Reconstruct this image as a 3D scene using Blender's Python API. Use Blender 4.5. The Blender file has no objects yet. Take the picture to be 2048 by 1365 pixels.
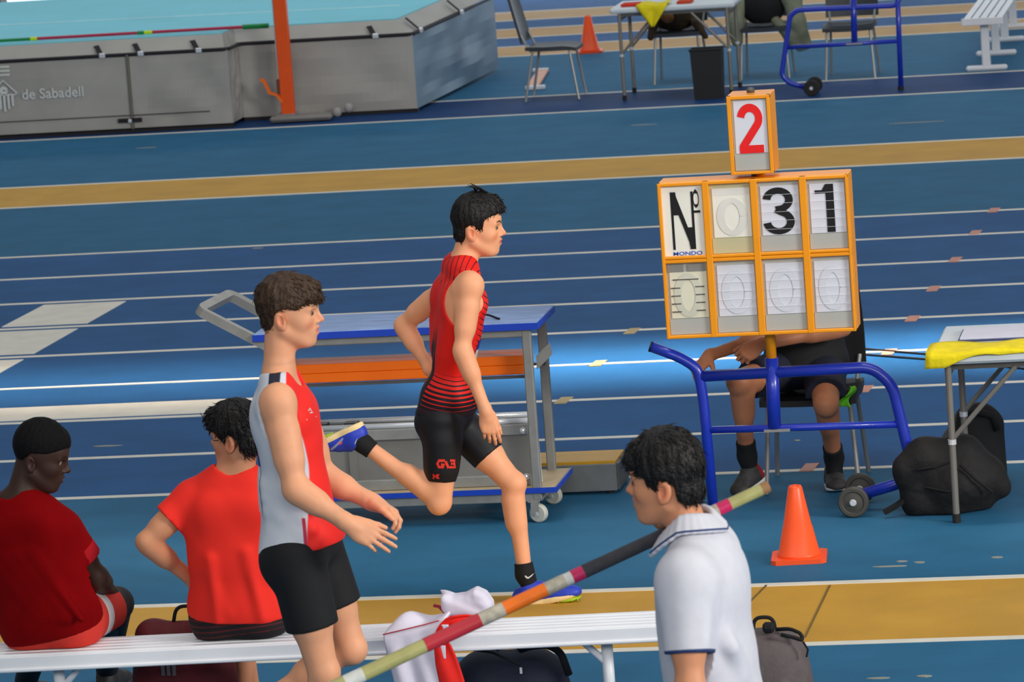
import bpy, bmesh, math, random
import numpy as np
from mathutils import Vector, Matrix
from mathutils.bvhtree import BVHTree

random.seed(7); np.random.seed(7)
SC = bpy.context.scene
COL = SC.collection

# ------------------------------------------------------------------ camera
F = 9406.84; PITCH = 0.155409; ROLL = -0.0718052; YAW = -0.1789525; CAMH = 4.06207
_cp, _sp = math.cos(PITCH), math.sin(PITCH)
FW = np.array([math.sin(YAW)*_cp, math.cos(YAW)*_cp, -_sp])
_r = np.array([math.cos(YAW), -math.sin(YAW), 0.0]); _u = np.cross(_r, FW)
RT = _r*math.cos(ROLL) + _u*math.sin(ROLL)
UP = -_r*math.sin(ROLL) + _u*math.cos(ROLL)
CAM = np.array([0.0, 0.0, CAMH])

cd = bpy.data.cameras.new('camera'); cam = bpy.data.objects.new('camera', cd); COL.objects.link(cam)
cd.sensor_width = 36.0; cd.lens = F*36.0/2048.0; cd.clip_end = 300
M = Matrix(((RT[0], UP[0], -FW[0], CAM[0]), (RT[1], UP[1], -FW[1], CAM[1]), (RT[2], UP[2], -FW[2], CAM[2]), (0, 0, 0, 1)))
cam.matrix_world = M
SC.camera = cam
cd.dof.use_dof = True; cd.dof.focus_distance = 19.3; cd.dof.aperture_fstop = 11.0

# ------------------------------------------------------------------ world, lights, exposure
SC.view_settings.view_transform = 'Standard'; SC.view_settings.look = 'None'
SC.view_settings.exposure = 0.0; SC.view_settings.gamma = 1.0; SC.view_settings.use_curve_mapping = False
w = bpy.data.worlds.new('hall'); SC.world = w; w.use_nodes = True
w.node_tree.nodes['Background'].inputs[0].default_value = (0.93, 0.96, 1.0, 1)
w.node_tree.nodes['Background'].inputs[1].default_value = 0.24

def area(name, loc, target, sx, sy, power, color):
    l = bpy.data.lights.new(name, 'AREA'); l.shape = 'RECTANGLE'; l.size = sx; l.size_y = sy
    l.energy = power; l.color = color
    o = bpy.data.objects.new(name, l); COL.objects.link(o)
    o.location = loc; o.rotation_euler = (Vector(target)-Vector(loc)).to_track_quat('-Z', 'Y').to_euler()
    return o
# tall window wall on the right-hand end of the hall, on the stand side
area('window_light', (17, 8, 8.0), (-3, 20, 0.5), 6.0, 4.0, 3300, (1.0, 0.965, 0.92))
# added broad fill from behind the camera, lifts the surfaces facing it
area('stand_fill', (2, -8, 9.5), (-3, 18, 0.8), 24.0, 4.0, 2700, (1.0, 0.97, 0.93))
# roof skylights: broad panels; plus narrow lamps added to throw soft bands along the floor
area('skylight_near', (-2, 16, 11), (-2, 16, 0), 16.0, 4.0, 420, (0.96, 0.98, 1.0))
area('skylight_far', (-7, 39, 11), (-7, 39, 0), 20.0, 5.0, 520, (0.90, 0.96, 1.0))
for nm, xx, yy, ln, en in (('floor_band_light', 1.6, 24.6, 13.0, 195), ('floor_band_left', -11.5, 24.6, 12.0, 60), ('floor_band_near', -3, 19.8, 30.0, 34)):
    o = area(nm, (xx, yy, 10.5), (xx, yy, 0), ln, 0.9, en, (1.0, 0.80, 0.62)); o.data.spread = math.radians(9)
# clerestory windows high in the far wall, seen as soft sheen on the floor
area('clerestory_far', (-6, 60, 10.5), (-4, 25, 0), 34.0, 2.0, 700, (0.86, 0.94, 1.0))

# ------------------------------------------------------------------ pixel -> place helpers (photograph frame 2048 x 1365)
def _ray(x, y): return FW*F + RT*(x-1024.0) - UP*(y-682.5)
def G(x, y, z=0.0):
    d = _ray(x, y); return CAM + d*((z-CAM[2])/d[2])
def Q(x, y, Y):
    d = _ray(x, y); return CAM + d*((Y-CAM[1])/d[1])
def PX(P):
    v = np.asarray(P, float)-CAM; w_ = v@FW
    return 1024+F*(v@RT)/w_, 682.5-F*(v@UP)/w_

# ------------------------------------------------------------------ materials
def lin(c):
    c = c/255.0; return c/12.92 if c <= 0.04045 else ((c+0.055)/1.055)**2.4
def rgb(r, g, b): return (lin(r), lin(g), lin(b), 1.0)
MATS = {}
def mat(name, col, rough=0.6, metal=0.0, var=0.06, nscale=8.0, bump=0.0, bscale=60.0, spec=0.4, coat=0.0, stretch=None, layers=None, sub=0.0, sheen=0.0):
    """Principled material: base colour with fine variation, optional bump and crisp colour layers driven by
    per-vertex signed distances (attribute, colour)."""
    if name in MATS: return MATS[name]
    m = bpy.data.materials.new(name); m.use_nodes = True; nt = m.node_tree; b = nt.nodes['Principled BSDF']
    b.inputs['Roughness'].default_value = rough; b.inputs['Metallic'].default_value = metal
    b.inputs['Specular IOR Level'].default_value = spec
    if coat: b.inputs['Coat Weight'].default_value = coat
    if sub: b.inputs['Subsurface Weight'].default_value = sub; b.inputs['Subsurface Radius'].default_value = (0.012, 0.005, 0.003); b.inputs['Subsurface Scale'].default_value = 1.0
    if sheen: b.inputs['Sheen Weight'].default_value = sheen
    tc = nt.nodes.new('ShaderNodeTexCoord'); mp = nt.nodes.new('ShaderNodeMapping')
    if stretch: mp.inputs['Scale'].default_value = stretch
    nt.links.new(tc.outputs['Object'], mp.inputs['Vector'])
    nz = nt.nodes.new('ShaderNodeTexNoise'); nz.inputs['Scale'].default_value = nscale; nz.inputs['Detail'].default_value = 5
    nt.links.new(mp.outputs['Vector'], nz.inputs['Vector'])
    rp = nt.nodes.new('ShaderNodeValToRGB')
    rp.color_ramp.elements[0].position = 0.3; rp.color_ramp.elements[1].position = 0.7
    rp.color_ramp.elements[0].color = tuple(max(0, c*(1-var)) for c in col[:3])+(1,)
    rp.color_ramp.elements[1].color = tuple(min(1, c*(1+var)) for c in col[:3])+(1,)
    nt.links.new(nz.outputs['Fac'], rp.inputs['Fac'])
    out = rp.outputs['Color']
    for (att, lc, wd) in (layers or []):
        a = nt.nodes.new('ShaderNodeAttribute'); a.attribute_name = att
        mr = nt.nodes.new('ShaderNodeMapRange'); mr.inputs['From Min'].default_value = wd; mr.inputs['From Max'].default_value = -wd
        nt.links.new(a.outputs['Fac'], mr.inputs['Value'])
        mx = nt.nodes.new('ShaderNodeMix'); mx.data_type = 'RGBA'
        nt.links.new(mr.outputs['Result'], mx.inputs['Factor'])
        nt.links.new(out, mx.inputs['A']); mx.inputs['B'].default_value = lc
        out = mx.outputs['Result']
    nt.links.new(out, b.inputs['Base Color'])
    if bump:
        n2 = nt.nodes.new('ShaderNodeTexNoise'); n2.inputs['Scale'].default_value = bscale; n2.inputs['Detail'].default_value = 4
        nt.links.new(mp.outputs['Vector'], n2.inputs['Vector'])
        bp = nt.nodes.new('ShaderNodeBump'); bp.inputs['Strength'].default_value = bump; bp.inputs['Distance'].default_value = 0.01
        nt.links.new(n2.outputs['Fac'], bp.inputs['Height']); nt.links.new(bp.outputs['Normal'], b.inputs['Normal'])
    m.diffuse_color = col
    MATS[name] = m; return m
def emis(name, col, strength):
    m = bpy.data.materials.new(name); m.use_nodes = True; b = m.node_tree.nodes['Principled BSDF']
    b.inputs['Base Color'].default_value = col; b.inputs['Emission Color'].default_value = col; b.inputs['Emission Strength'].default_value = strength
    return m

# ------------------------------------------------------------------ objects
OFF = {}
def tag(o, label=None, cat=None, group=None, kind=None):
    if label: o['label'] = label
    if cat: o['category'] = cat
    if group: o['group'] = group
    if kind: o['kind'] = kind
    return o
def thing(name, loc, label, cat, group=None):
    o = bpy.data.objects.new(name, None); COL.objects.link(o); o.empty_display_size = 0.1
    o.location = tuple(loc); OFF[o] = np.array(loc, float)
    return tag(o, label, cat, group)
def mk(name, geo, m, parent=None, smooth=False, attrs=None, loc=None):
    """geo = (verts, faces) in world space; the object keeps its thing's origin."""
    V, Fc = geo; V = np.asarray(V, float)
    if parent is not None: off = OFF[parent]
    elif loc is not None: off = np.array(loc, float)
    else: off = np.array([V[:, 0].mean(), V[:, 1].mean(), V[:, 2].min()])
    me = bpy.data.meshes.new(name)
    me.from_pydata((V-off).tolist(), [], Fc.tolist() if isinstance(Fc, np.ndarray) else Fc)
    if attrs:
        for k, v in attrs.items():
            a = me.attributes.new(k, 'FLOAT', 'POINT'); a.data.foreach_set('value', np.asarray(v, np.float32))
    if isinstance(m, (list, tuple)):
        for x in m: me.materials.append(x)
    else: me.materials.append(m)
    if smooth: me.polygons.foreach_set('use_smooth', [True]*len(me.polygons))
    me.update()
    o = bpy.data.objects.new(name, me); COL.objects.link(o)
    if parent is not None: o.parent = parent; OFF[o] = off
    else: o.location = tuple(off); OFF[o] = off
    return o
def struct(name, geo, m, parent=None, **k):
    o = mk(name, geo, m, parent, **k); o['kind'] = 'structure'; return o

# ------------------------------------------------------------------ shapes -> (verts, faces)
def join(*gs):
    V = []; Fc = []; n = 0
    for g in gs:
        v, f = g; v = np.asarray(v, float); V.append(v)
        Fc += [tuple(int(i)+n for i in q) for q in f]; n += len(v)
    return np.vstack(V), Fc
def rotm(axis, ang): return np.array(Matrix.Rotation(ang, 3, axis))
def box(c, s, R=None, bevel=0.0, seg=1):
    bm = bmesh.new(); bmesh.ops.create_cube(bm, size=1.0)
    for v in bm.verts: v.co = Vector((v.co.x*s[0], v.co.y*s[1], v.co.z*s[2]))
    if bevel > 0:
        bmesh.ops.bevel(bm, geom=list(bm.edges), offset=min(bevel, min(s)*0.45), segments=seg, profile=0.5, affect='EDGES')
    V = np.array([v.co[:] for v in bm.verts]); bm.verts.index_update()
    Fc = [tuple(v.index for v in f.verts) for f in bm.faces]; bm.free()
    if R is not None: V = V@np.asarray(R).T
    return V+np.asarray(c, float), Fc
def frame_of(d):
    d = np.asarray(d, float); d = d/np.linalg.norm(d)
    a = np.array([0, 0, 1.0]) if abs(d[2]) < 0.9 else np.array([1.0, 0, 0])
    x = np.cross(a, d); x /= np.linalg.norm(x); y = np.cross(d, x)
    return x, y, d
def tube(pts, r, seg=10, caps=True, sq=None):
    """swept tube along a polyline; r scalar or per point; sq=(a,b) gives a rectangular section (half sizes)."""
    P = np.asarray(pts, float); n = len(P)
    rr = np.full(n, r) if np.isscalar(r) else np.asarray(r, float)
    T = np.zeros_like(P); T[1:-1] = P[2:]-P[:-2]; T[0] = P[1]-P[0]; T[-1] = P[-1]-P[-2]
    T /= np.linalg.norm(T, axis=1)[:, None]
    x, y, _ = frame_of(T[0]); V = []
    for i in range(n):
        x = x-T[i]*(x@T[i]); x /= np.linalg.norm(x); y = np.cross(T[i], x)
        if sq:
            for (a, b) in ((1, 1), (-1, 1), (-1, -1), (1, -1)): V.append(P[i]+x*a*sq[0]+y*b*sq[1])
        else:
            for k in range(seg):
                t = 2*math.pi*k/seg; V.append(P[i]+(x*math.cos(t)+y*math.sin(t))*rr[i])
    sg = 4 if sq else seg; Fc = []
    for i in range(n-1):
        for k in range(sg):
            k2 = (k+1) % sg; Fc.append((i*sg+k, i*sg+k2, (i+1)*sg+k2, (i+1)*sg+k))
    if caps: Fc.append(tuple(range(sg-1, -1, -1))); Fc.append(tuple((n-1)*sg+k for k in range(sg)))
    return np.array(V), Fc
def bend(pts, rad=0.05, n=5):
    """round the corners of a polyline"""
    P = [np.asarray(p, float) for p in pts]; out = [P[0]]
    for i in range(1, len(P)-1):
        a, b, c = P[i-1], P[i], P[i+1]; d1 = (a-b); d2 = (c-b); l1 = np.linalg.norm(d1); l2 = np.linalg.norm(d2)
        q = min(rad, l1*0.45, l2*0.45); s = b+d1/l1*q; e = b+d2/l2*q
        for k in range(n+1):
            t = k/n; out.append((1-t)**2*s+2*t*(1-t)*b+t*t*e)
    out.append(P[-1]); return np.array(out)
def lathe(prof, c, axis=(0, 0, 1), seg=24):
    x, y, d = frame_of(axis); V = []; n = len(prof); c = np.asarray(c, float)
    for (r, h) in prof:
        for k in range(seg):
            t = 2*math.pi*k/seg; V.append(c+d*h+(x*math.cos(t)+y*math.sin(t))*r)
    Fc = []
    for i in range(n-1):
        for k in range(seg):
            k2 = (k+1) % seg; Fc.append((i*seg+k, i*seg+k2, (i+1)*seg+k2, (i+1)*seg+k))
    Fc.append(tuple(range(seg-1, -1, -1))); Fc.append(tuple((n-1)*seg+k for k in range(seg)))
    return np.array(V), Fc
def cyl(c, r, h, axis=(0, 0, 1), seg=20): return lathe([(r, 0), (r, h)], c, axis, seg)
def prism(poly, o, ex, ey, ez, depth):
    """2-D polygon (u,v) in the frame o+u*ex+v*ey, extruded by depth along ez."""
    o = np.asarray(o, float); ex = np.asarray(ex, float); ey = np.asarray(ey, float); ez = np.asarray(ez, float)
    n = len(poly); V = [o+ex*u+ey*v for u, v in poly]+[o+ex*u+ey*v+ez*depth for u, v in poly]
    Fc = [tuple(range(n-1, -1, -1)), tuple(range(n, 2*n))]+[(i, (i+1) % n, (i+1) % n+n, i+n) for i in range(n)]
    return np.array(V), Fc
def stroke(pts, wd, closed=False):
    """2-D ribbon polygon strip along pts with full width wd -> (verts2d, quads)"""
    P = np.asarray(pts, float); n = len(P); T = np.zeros_like(P)
    T[1:-1] = P[2:]-P[:-2]; T[0] = P[1]-P[0]; T[-1] = P[-1]-P[-2]
    T /= np.linalg.norm(T, axis=1)[:, None]; N = np.stack([-T[:, 1], T[:, 0]], 1)
    ww = np.full(n, wd) if np.isscalar(wd) else np.asarray(wd)
    V = np.vstack([P+N*ww[:, None]/2, P-N*ww[:, None]/2])
    return V, [(i, i+1, n+i+1, n+i) for i in range(n-1)]
def slab2d(V2, Fs, o, ex, ey, ez, depth):
    """flat 2-D mesh given a small thickness"""
    o = np.asarray(o, float); ex, ey, ez = (np.asarray(a, float) for a in (ex, ey, ez))
    A = np.array([o+ex*u+ey*v for u, v in V2]); B = A+ez*depth; n = len(A)
    Fc = [tuple(i+n for i in f) for f in Fs]; cnt = {}
    for f in Fs:
        for i in range(len(f)):
            e = (f[i], f[(i+1) % len(f)]); cnt[e] = 1
    for (a, b) in cnt:
        if (b, a) not in cnt: Fc.append((a, b, b+n, a+n))
    return np.vstack([A, B]), Fc
def text2d(s, size=1.0, bold=0.0, align='LEFT'):
    cu = bpy.data.curves.new('lettering', 'FONT'); cu.body = s; cu.size = size; cu.offset = bold; cu.align_x = align; cu.resolution_u = 4
    ob = bpy.data.objects.new('lettering', cu); me = ob.to_mesh()
    V = np.array([v.co[:2] for v in me.vertices]); Fs = [tuple(p.vertices) for p in me.polygons]
    ob.to_mesh_clear(); bpy.data.objects.remove(ob); bpy.data.curves.remove(cu)
    return V, Fs
def copy_tree(o, dloc, parent=None):
    c = o.copy(); COL.objects.link(c)
    if parent is None: c.location = tuple(Vector(o.location)+Vector(dloc))
    else: c.parent = parent
    for ch in list(o.children): copy_tree(ch, dloc, c)
    return c
# ================================================================== the hall: floor, lines, far wall
TEAL = mat('track_teal', rgb(48, 106, 142), 0.66, var=0.10, nscale=3.0, bump=0.25, bscale=220, spec=0.05)
ROYAL = mat('track_royal', rgb(32, 88, 142), 0.60, var=0.10, nscale=3.0, bump=0.25, bscale=220, spec=0.05)
NAVYF = mat('track_navy', rgb(30, 64, 112), 0.60, var=0.08, nscale=3.0, bump=0.2, bscale=220, spec=0.05)
GOLD = mat('runway_gold', rgb(204, 154, 54), 0.66, var=0.10, nscale=2.5, bump=0.25, bscale=220, spec=0.25)
TAN = mat('oval_tan', rgb(190, 150, 92), 0.66, var=0.08, nscale=2.5, spec=0.25)
LINE = mat('line_paint', rgb(226, 222, 208), 0.6, var=0.07, nscale=6, spec=0.25)
X0, X1 = -34.0, 14.0
bands = [(0.5, 17.72, TEAL), (17.72, 18.83, GOLD), (18.83, 21.34, TEAL), (21.34, 29.98, ROYAL), (29.98, 32.63, TEAL), (32.63, 33.85, GOLD),
         (33.85, 37.05, TEAL), (37.05, 38.38, NAVYF), (38.38, 41.93, TEAL), (41.93, 42.85, TAN), (42.85, 43.75, ROYAL), (43.75, 44.65, TAN),
         (44.65, 45.58, ROYAL), (45.58, 46.52, TAN), (46.52, 62.0, ROYAL)]
V = []; Fc = []; fm = []; ms = []
for i, (a, b, m) in enumerate(bands):
    V += [(X0, a, 0), (X1, a, 0), (X1, b, 0), (X0, b, 0)]; Fc.append((4*i, 4*i+1, 4*i+2, 4*i+3))
    if m not in ms: ms.append(m)
    fm.append(ms.index(m))
bot = len(V); V += [(X0, 0.5, -0.05), (X1, 0.5, -0.05), (X1, 62, -0.05), (X0, 62, -0.05)]; Fc.append((bot+3, bot+2, bot+1, bot)); fm.append(0)
floor = struct('floor', (np.array(V, float), Fc), ms, loc=(0, 0, 0))
for p, k in zip(floor.data.polygons, fm): p.material_index = k
tag(floor, 'blue rubber athletics track floor with gold runway bands', 'floor')

def line(Y, wd=0.05, name='lane_line', xa=X0, xb=X1):
    return struct(name, box(((xa+xb)/2, Y, 0.001), (xb-xa, wd, 0.004)), LINE, floor)
def yl(*p): return float(np.mean([G(x, y)[1] for x, y in p]))
LY = [yl((0, 518.4), (2048, 416.9)), yl((0, 563.3), (2048, 462.2)), yl((0, 612.3), (2048, 514)), yl((0, 660), (2048, 568)),
      yl((0, 715.5), (2048, 627.6)), yl((0, 777), (1873, 702.7)), yl((0, 847.3), (2048, 765.5)), yl((0, 925), (2048, 842)), yl((0, 1003), (2048, 924.6))]
for Y in LY: line(Y)
for Y in (17.72, 18.83): line(Y, 0.055, 'runway_line')
for Y in (32.63, 33.85): line(Y, 0.05, 'runway_line')
for Y in (37.05, 38.38): line(Y, 0.05, 'lane_line')
for Y in (41.93, 42.85, 43.75, 44.65, 45.58, 46.52): line(Y, 0.05, 'lane_line')
# broad painted marks on the lanes at the left
def flat_poly(name, pts, m=LINE, z=0.0035):
    return struct(name, prism([(p[0], p[1]) for p in pts], (0, 0, 0.0), (1, 0, 0), (0, 1, 0), (0, 0, 1), z), m, floor)
pr0, pr1 = G(253, 603), G(0, 747); pl0, pl1 = G(88, 611), G(0, 657)
def xat(a, b, Y): return a[0]+(b[0]-a[0])*(Y-a[1])/(b[1]-a[1])
for k in (2, 3, 4):
    ya, yb = LY[k]-0.10, LY[k+1]+0.10
    flat_poly('lane_mark', [(xat(pl0, pl1, ya), ya), (xat(pl0, pl1, yb), yb), (xat(pr0, pr1, yb), yb), (xat(pr0, pr1, ya), ya)])
yA, yB = yl((0, 816.6), (300, 807.5)), yl((0, 841), (300, 834.5))
flat_poly('lane_mark', [(-16, yA), (-16, yB), (G(560, 800)[0], yB), (G(560, 800)[0], yA)])
# coloured tape marks stuck across the lane lines
TAPE = mat('tape_peach', rgb(205, 140, 118), 0.6); TAPY = mat('tape_ochre', rgb(180, 160, 110), 0.6)
for (x, y, m) in [(1990, 421, TAPE), (1953, 466, TAPE), (1913, 520, TAPE), (1870, 578, TAPE), (1828, 638, TAPE), (1781, 705, TAPE), (1733, 779, TAPE), (1622, 936, TAPE),
                  (1267, 663, TAPY), (1199, 728, TAPY), (1130, 802, TAPY)]:
    c = G(x, y); flat_poly('tape_mark', [(c[0]-0.045, c[1]-0.09), (c[0]+0.018, c[1]-0.09), (c[0]+0.03, c[1]+0.09), (c[0]-0.033, c[1]+0.09)], m, 0.0045)
# pale scuffs of worn rubber
SCUF = mat('scuff', rgb(150, 150, 138), 0.7)
for (x, y, a) in [(1782, 1134, .10), (1803, 1124, .03), (1840, 1126, .03), (1995, 1116, .03), (292, 296, .10), (1287, 250, .14), (1836, 245, .25), (1756, 1358, .06), (1850, 1354, .04), (215, 893, .10), (1593, 882, .02), (515, 497, .04), (1945, 1008, .05)]:
    c = G(x, y); t = random.uniform(-.2, .2)
    flat_poly('scuff_mark', [(c[0]+math.cos(q+t)*a*random.uniform(.6, 1), c[1]+math.sin(q+t)*.018*random.uniform(.5, 1)) for q in np.linspace(0, 5.6, 8)], SCUF, 0.003)
# seams across the gold runway
SEAM = mat('seam', rgb(120, 95, 45), 0.8)
for (a, b) in [((1533, 1172), (1500, 1205)), ((1660, 1172), (1610, 1276))]:
    A, B = G(*a), G(*b); d = (B-A)/np.linalg.norm(B-A); n = np.array([-d[1], d[0], 0])*.004
    flat_poly('runway_seam', [tuple((A+n)[:2]), tuple((A-n)[:2]), tuple((B-n)[:2]), tuple((B+n)[:2])], SEAM, 0.003)

WALLM = mat('white_wall', rgb(240, 242, 246), 0.7, var=0.02)
wall = struct('wall_far', box((-10, 48.9, 1.6), (60, 0.2, 3.2)), WALLM)
WIN = emis('daylight_glass', (0.80, 0.90, 1.0, 1), 1.6)
window = struct('window_1', box((-14, 48.76, .75), (26, 0.04, 1.3)), WIN)
tag(window, 'bright low window band in the far wall behind the mat', 'window')
tag(wall, 'white wall at the far side of the hall behind the blue mat', 'wall')
# ================================================================== common materials
ALU = mat('aluminium', rgb(176, 178, 176), 0.42, 0.75, var=0.08, nscale=20)
STEEL = mat('grey_steel', rgb(150, 150, 146), 0.5, 0.35, var=0.10, nscale=14)
DSTEEL = mat('dark_steel', rgb(92, 92, 90), 0.5, 0.4, var=0.10, nscale=14)
CHROME = mat('chrome', rgb(232, 236, 240), 0.16, 0.35, var=0.02, spec=0.9)
BLUEP = mat('blue_enamel', rgb(28, 52, 178), 0.32, 0.0, var=0.06, nscale=10, spec=0.5, coat=0.3)
ORANGE = mat('orange_plastic', rgb(255, 88, 20), 0.42, var=0.05, nscale=10)
ORPAINT = mat('orange_paint', rgb(255, 112, 10), 0.4, var=0.05, nscale=10)
BLACKP = mat('black_plastic', rgb(26, 26, 28), 0.5, var=0.1)
RUBBER = mat('black_rubber', rgb(30, 30, 30), 0.75, var=0.1)
WHITEP = mat('white_plastic', rgb(224, 228, 232), 0.45, var=0.03)
BLACKC = mat('black_nylon', rgb(20, 20, 22), 0.75, var=0.25, nscale=30, bump=0.4, bscale=90)
YELC = mat('yellow_cloth', rgb(226, 208, 12), 0.8, var=0.10, nscale=18, bump=0.3, bscale=60)
ex3, ey3, ez3 = np.array([1., 0, 0]), np.array([0, 1., 0]), np.array([0, 0, 1.])

# ================================================================== landing mat
GREYV = mat('grey_vinyl', rgb(164, 162, 156), 0.55, var=0.10, nscale=2.2, bump=0.35, bscale=5.0, spec=0.45)
TURQ = mat('turquoise_vinyl', rgb(112, 205, 222), 0.6, var=0.04, nscale=2.0, bump=0.15, bscale=6)
PIPE = mat('dark_piping', rgb(28, 26, 32), 0.7)
WPRINT = mat('white_print', rgb(206, 210, 206), 0.7)
mat_t = thing('landing_mat', (-9.0, 37.4, 0), 'large grey pole vault landing mat with turquoise top and straps', 'landing mat')
FY, RY, XR, XN, HT = 37.27, 37.68, -7.46, -8.92, 0.64
def wavy_panel(A, B, z0, z1, nrm, amp, seed, nx=26, nz=8):
    """fabric side panel with drag folds"""
    A = np.array(A, float); B = np.array(B, float); rs = np.random.RandomState(seed); ph = rs.rand(6)*6
    V = []; Fq = []
    for j in range(nz+1):
        for i in range(nx+1):
            s, t = i/nx, j/nz
            wv = math.sin(9*s+5*t+ph[0])*.5+math.sin(17*s-8*t+ph[1])*.35+math.sin(5*s+11*t+ph[2])*.4
            e = min(1, 6*min(s, 1-s))*min(1, 6*min(t, 1-t))
            P = A+(B-A)*s; V.append((P[0]+nrm[0]*amp*wv*e, P[1]+nrm[1]*amp*wv*e, z0+(z1-z0)*t))
    for j in range(nz):
        for i in range(nx):
            a = j*(nx+1)+i; Fq.append((a, a+1, a+nx+2, a+nx+1))
    return np.array(V), Fq
XS = G(265, 268)[0]-0.02
mk('front_module', join(box(((-13.5+XS)/2, (FY+41.9)/2, .35), (XS+13.5-.02, 41.9-FY-.02, HT-.02), bevel=.03), wavy_panel((-13.5, FY-.01, 0), (XS-.012, FY-.01, 0), .035, HT-.005, (0, -1), .012, 3)), GREYV, mat_t, smooth=False)
mk('front_module', join(box(((XS+XN)/2, (FY+40.7)/2, .35), (XN-XS-.02, 40.7-FY-.02, HT-.02), bevel=.03), wavy_panel((XS+.012, FY-.01, 0), (XN, FY-.01, 0), .035, HT-.005, (0, -1), .014, 5),
                      wavy_panel((XN, FY-.01, 0), (XN, RY, 0), .035, HT-.005, (1, 0), .02, 8, 8, 8)), GREYV, mat_t)
mk('side_module', join(box(((XN+XR)/2, (RY+40.7)/2, .35), (XR-XN-.02, 40.7-RY-.02, HT-.02), bevel=.03), wavy_panel((XN, RY-.01, 0), (XR, RY-.01, 0), .03, HT, (0, -1), .016, 11)), GREYV, mat_t)
mk('side_panel', wavy_panel((XR, RY-.01, 0), (XR+.16, 40.68, 0), .03, HT, (1, 0), .022, 12, 30, 8), mat('cool_lit_vinyl', rgb(120, 146, 166), .55, var=.08, nscale=2.2, bump=.15, bscale=5, spec=.3), mat_t)  # blue tint puts the cool window light into this panel's grey vinyl
# top pad: rim (grey) and turquoise sheet, the outline stepping back round the notch
TZ = 0.755
def rimpoly(ins): return [(-13.5, FY+.02+ins), (XN-.03-ins*.3, FY+.02+ins), (XN-.03-ins*.3, RY+.02+ins), (XR-.02-ins, RY+.02+ins), (XR+.1-ins, 40.6), (-9.6, 40.6), (-9.6, 41.9), (-13.5, 41.9)]
lo, hi = rimpoly(0), rimpoly(.13); n = len(lo)
Vr = [(a, b, HT+.01) for a, b in lo]+[(a, b, TZ) for a, b in hi]
mk('top_rim', (np.array(Vr, float), [(i, (i+1) % n, (i+1) % n+n, i+n) for i in range(n)]), GREYV, mat_t)
mk('top_sheet', prism(hi, (0, 0, TZ-.004), ex3, ey3, ez3, .012), TURQ, mat_t)
TSEAM = mat('sheet_seam', rgb(190, 225, 232), 0.6)
sa, sb = G(0, 48.5, TZ+.01), G(800, 11, TZ+.01)
mk('sheet_seam', tube([sa+ey3*0-ex3*1, sb], .006, 6), TSEAM, mat_t)
mk('piping', tube(bend([(-13.5, FY-.012, HT), (XN, FY-.012, HT), (XN+.01, RY-.012, HT), (XR, RY-.012, HT), (XR+.14, 40.68, HT)], .05), .016, 8), PIPE, mat_t)
mk('base_strip', join(box(((-13.5+XN)/2, FY+.03, .012), (XN+13.5, .08, .024)), box(((XN+XR)/2, RY+.03, .012), (XR-XN, .08, .024))), PIPE, mat_t)
# straps with buckles over the rim
for (x, y, yr) in [(205, 100, FY), (282, 97, FY), (398, 92, FY), (752, 68, RY)]:
    c = Q(x, y, yr); s = mk('strap', prism([(-.06, .09), (-.015, .10), (.035, 0), (0, -.01)], (c[0]-.03, yr-.005, HT+.01), ex3, (0, .72, .7), (0, -.7, .72), .008), PIPE, mat_t)
    mk('buckle', box((c[0]+.0, yr-.03, HT+.005), (.05, .02, .04), bevel=.006), CHROME, s)
for t_ in (0.06, 0.55):
    px = XR+.16*t_+.0; py = RY+(40.68-RY)*t_+.05; s = mk('strap', box((px-.05, py, HT+.07), (.14, .05, .008), rotm('Y', .75)), PIPE, mat_t)
    mk('buckle', box((px+.02, py, HT+.01), (.03, .05, .04), bevel=.006), CHROME, s)
c = Q(262, 240, FY); s = mk('strap', join(box((c[0]-.055, FY-.03, c[2]), (.09, .008, .035)), box((c[0]+.055, FY-.03, c[2]), (.09, .008, .035))), PIPE, mat_t)
mk('buckle', box((c[0], FY-.035, c[2]-.005), (.03, .02, .03), bevel=.005), CHROME, s)
mk('seam', tube([(XS, FY-.02, .03), (XS, FY-.02, HT)], .012, 6), mat('seam_grey', rgb(110, 106, 98), .7), mat_t)
A_ = Q(0, 245, FY-.03); B_ = Q(420, 227, FY-.03)
mk('skirt_seam', tube([(A_[0]-2, FY-.026, A_[2]), (B_[0], FY-.026, A_[2])], .004, 5), PIPE, mat_t)
# printed lettering and crest
V2, Fs = text2d('de Sabadell', .118, .002)
c = Q(44, 199, FY-.03)
mk('lettering', slab2d(V2, Fs, (c[0], FY-.028, c[2]), ex3, ez3, -ey3, .004), WPRINT, mat_t)
cc = Q(8, 190, FY-.03); cr = []
for k in range(-2, 3):
    u = k*.035; cr.append(slab2d(*stroke([(u, -.005), (u, -.14+abs(k)*.022)], .02), (cc[0], FY-.028, cc[2]), ex3, ez3, -ey3, .004))
cr.append(slab2d(*stroke([(-.12, 0), (0, .12), (.12, 0)], .014), (cc[0], FY-.028, cc[2]), ex3, ez3, -ey3, .004))
cr.append(slab2d(*stroke([(-.12, 0), (.12, 0)], .01), (cc[0], FY-.028, cc[2]), ex3, ez3, -ey3, .004))
cr.append(slab2d(*stroke([(math.cos(t)*.022, .035+math.sin(t)*.022) for t in np.linspace(0, 6.283, 13)], .03), (cc[0], FY-.028, cc[2]), ex3, ez3, -ey3, .004))
for k in range(3): cr.append(slab2d(*stroke([(-.09, .165+k*.033), (.065, .165+k*.033)], .018), (cc[0], FY-.028, cc[2]), ex3, ez3, -ey3, .004))
mk('crest', join(*cr), WPRINT, mat_t)

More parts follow.
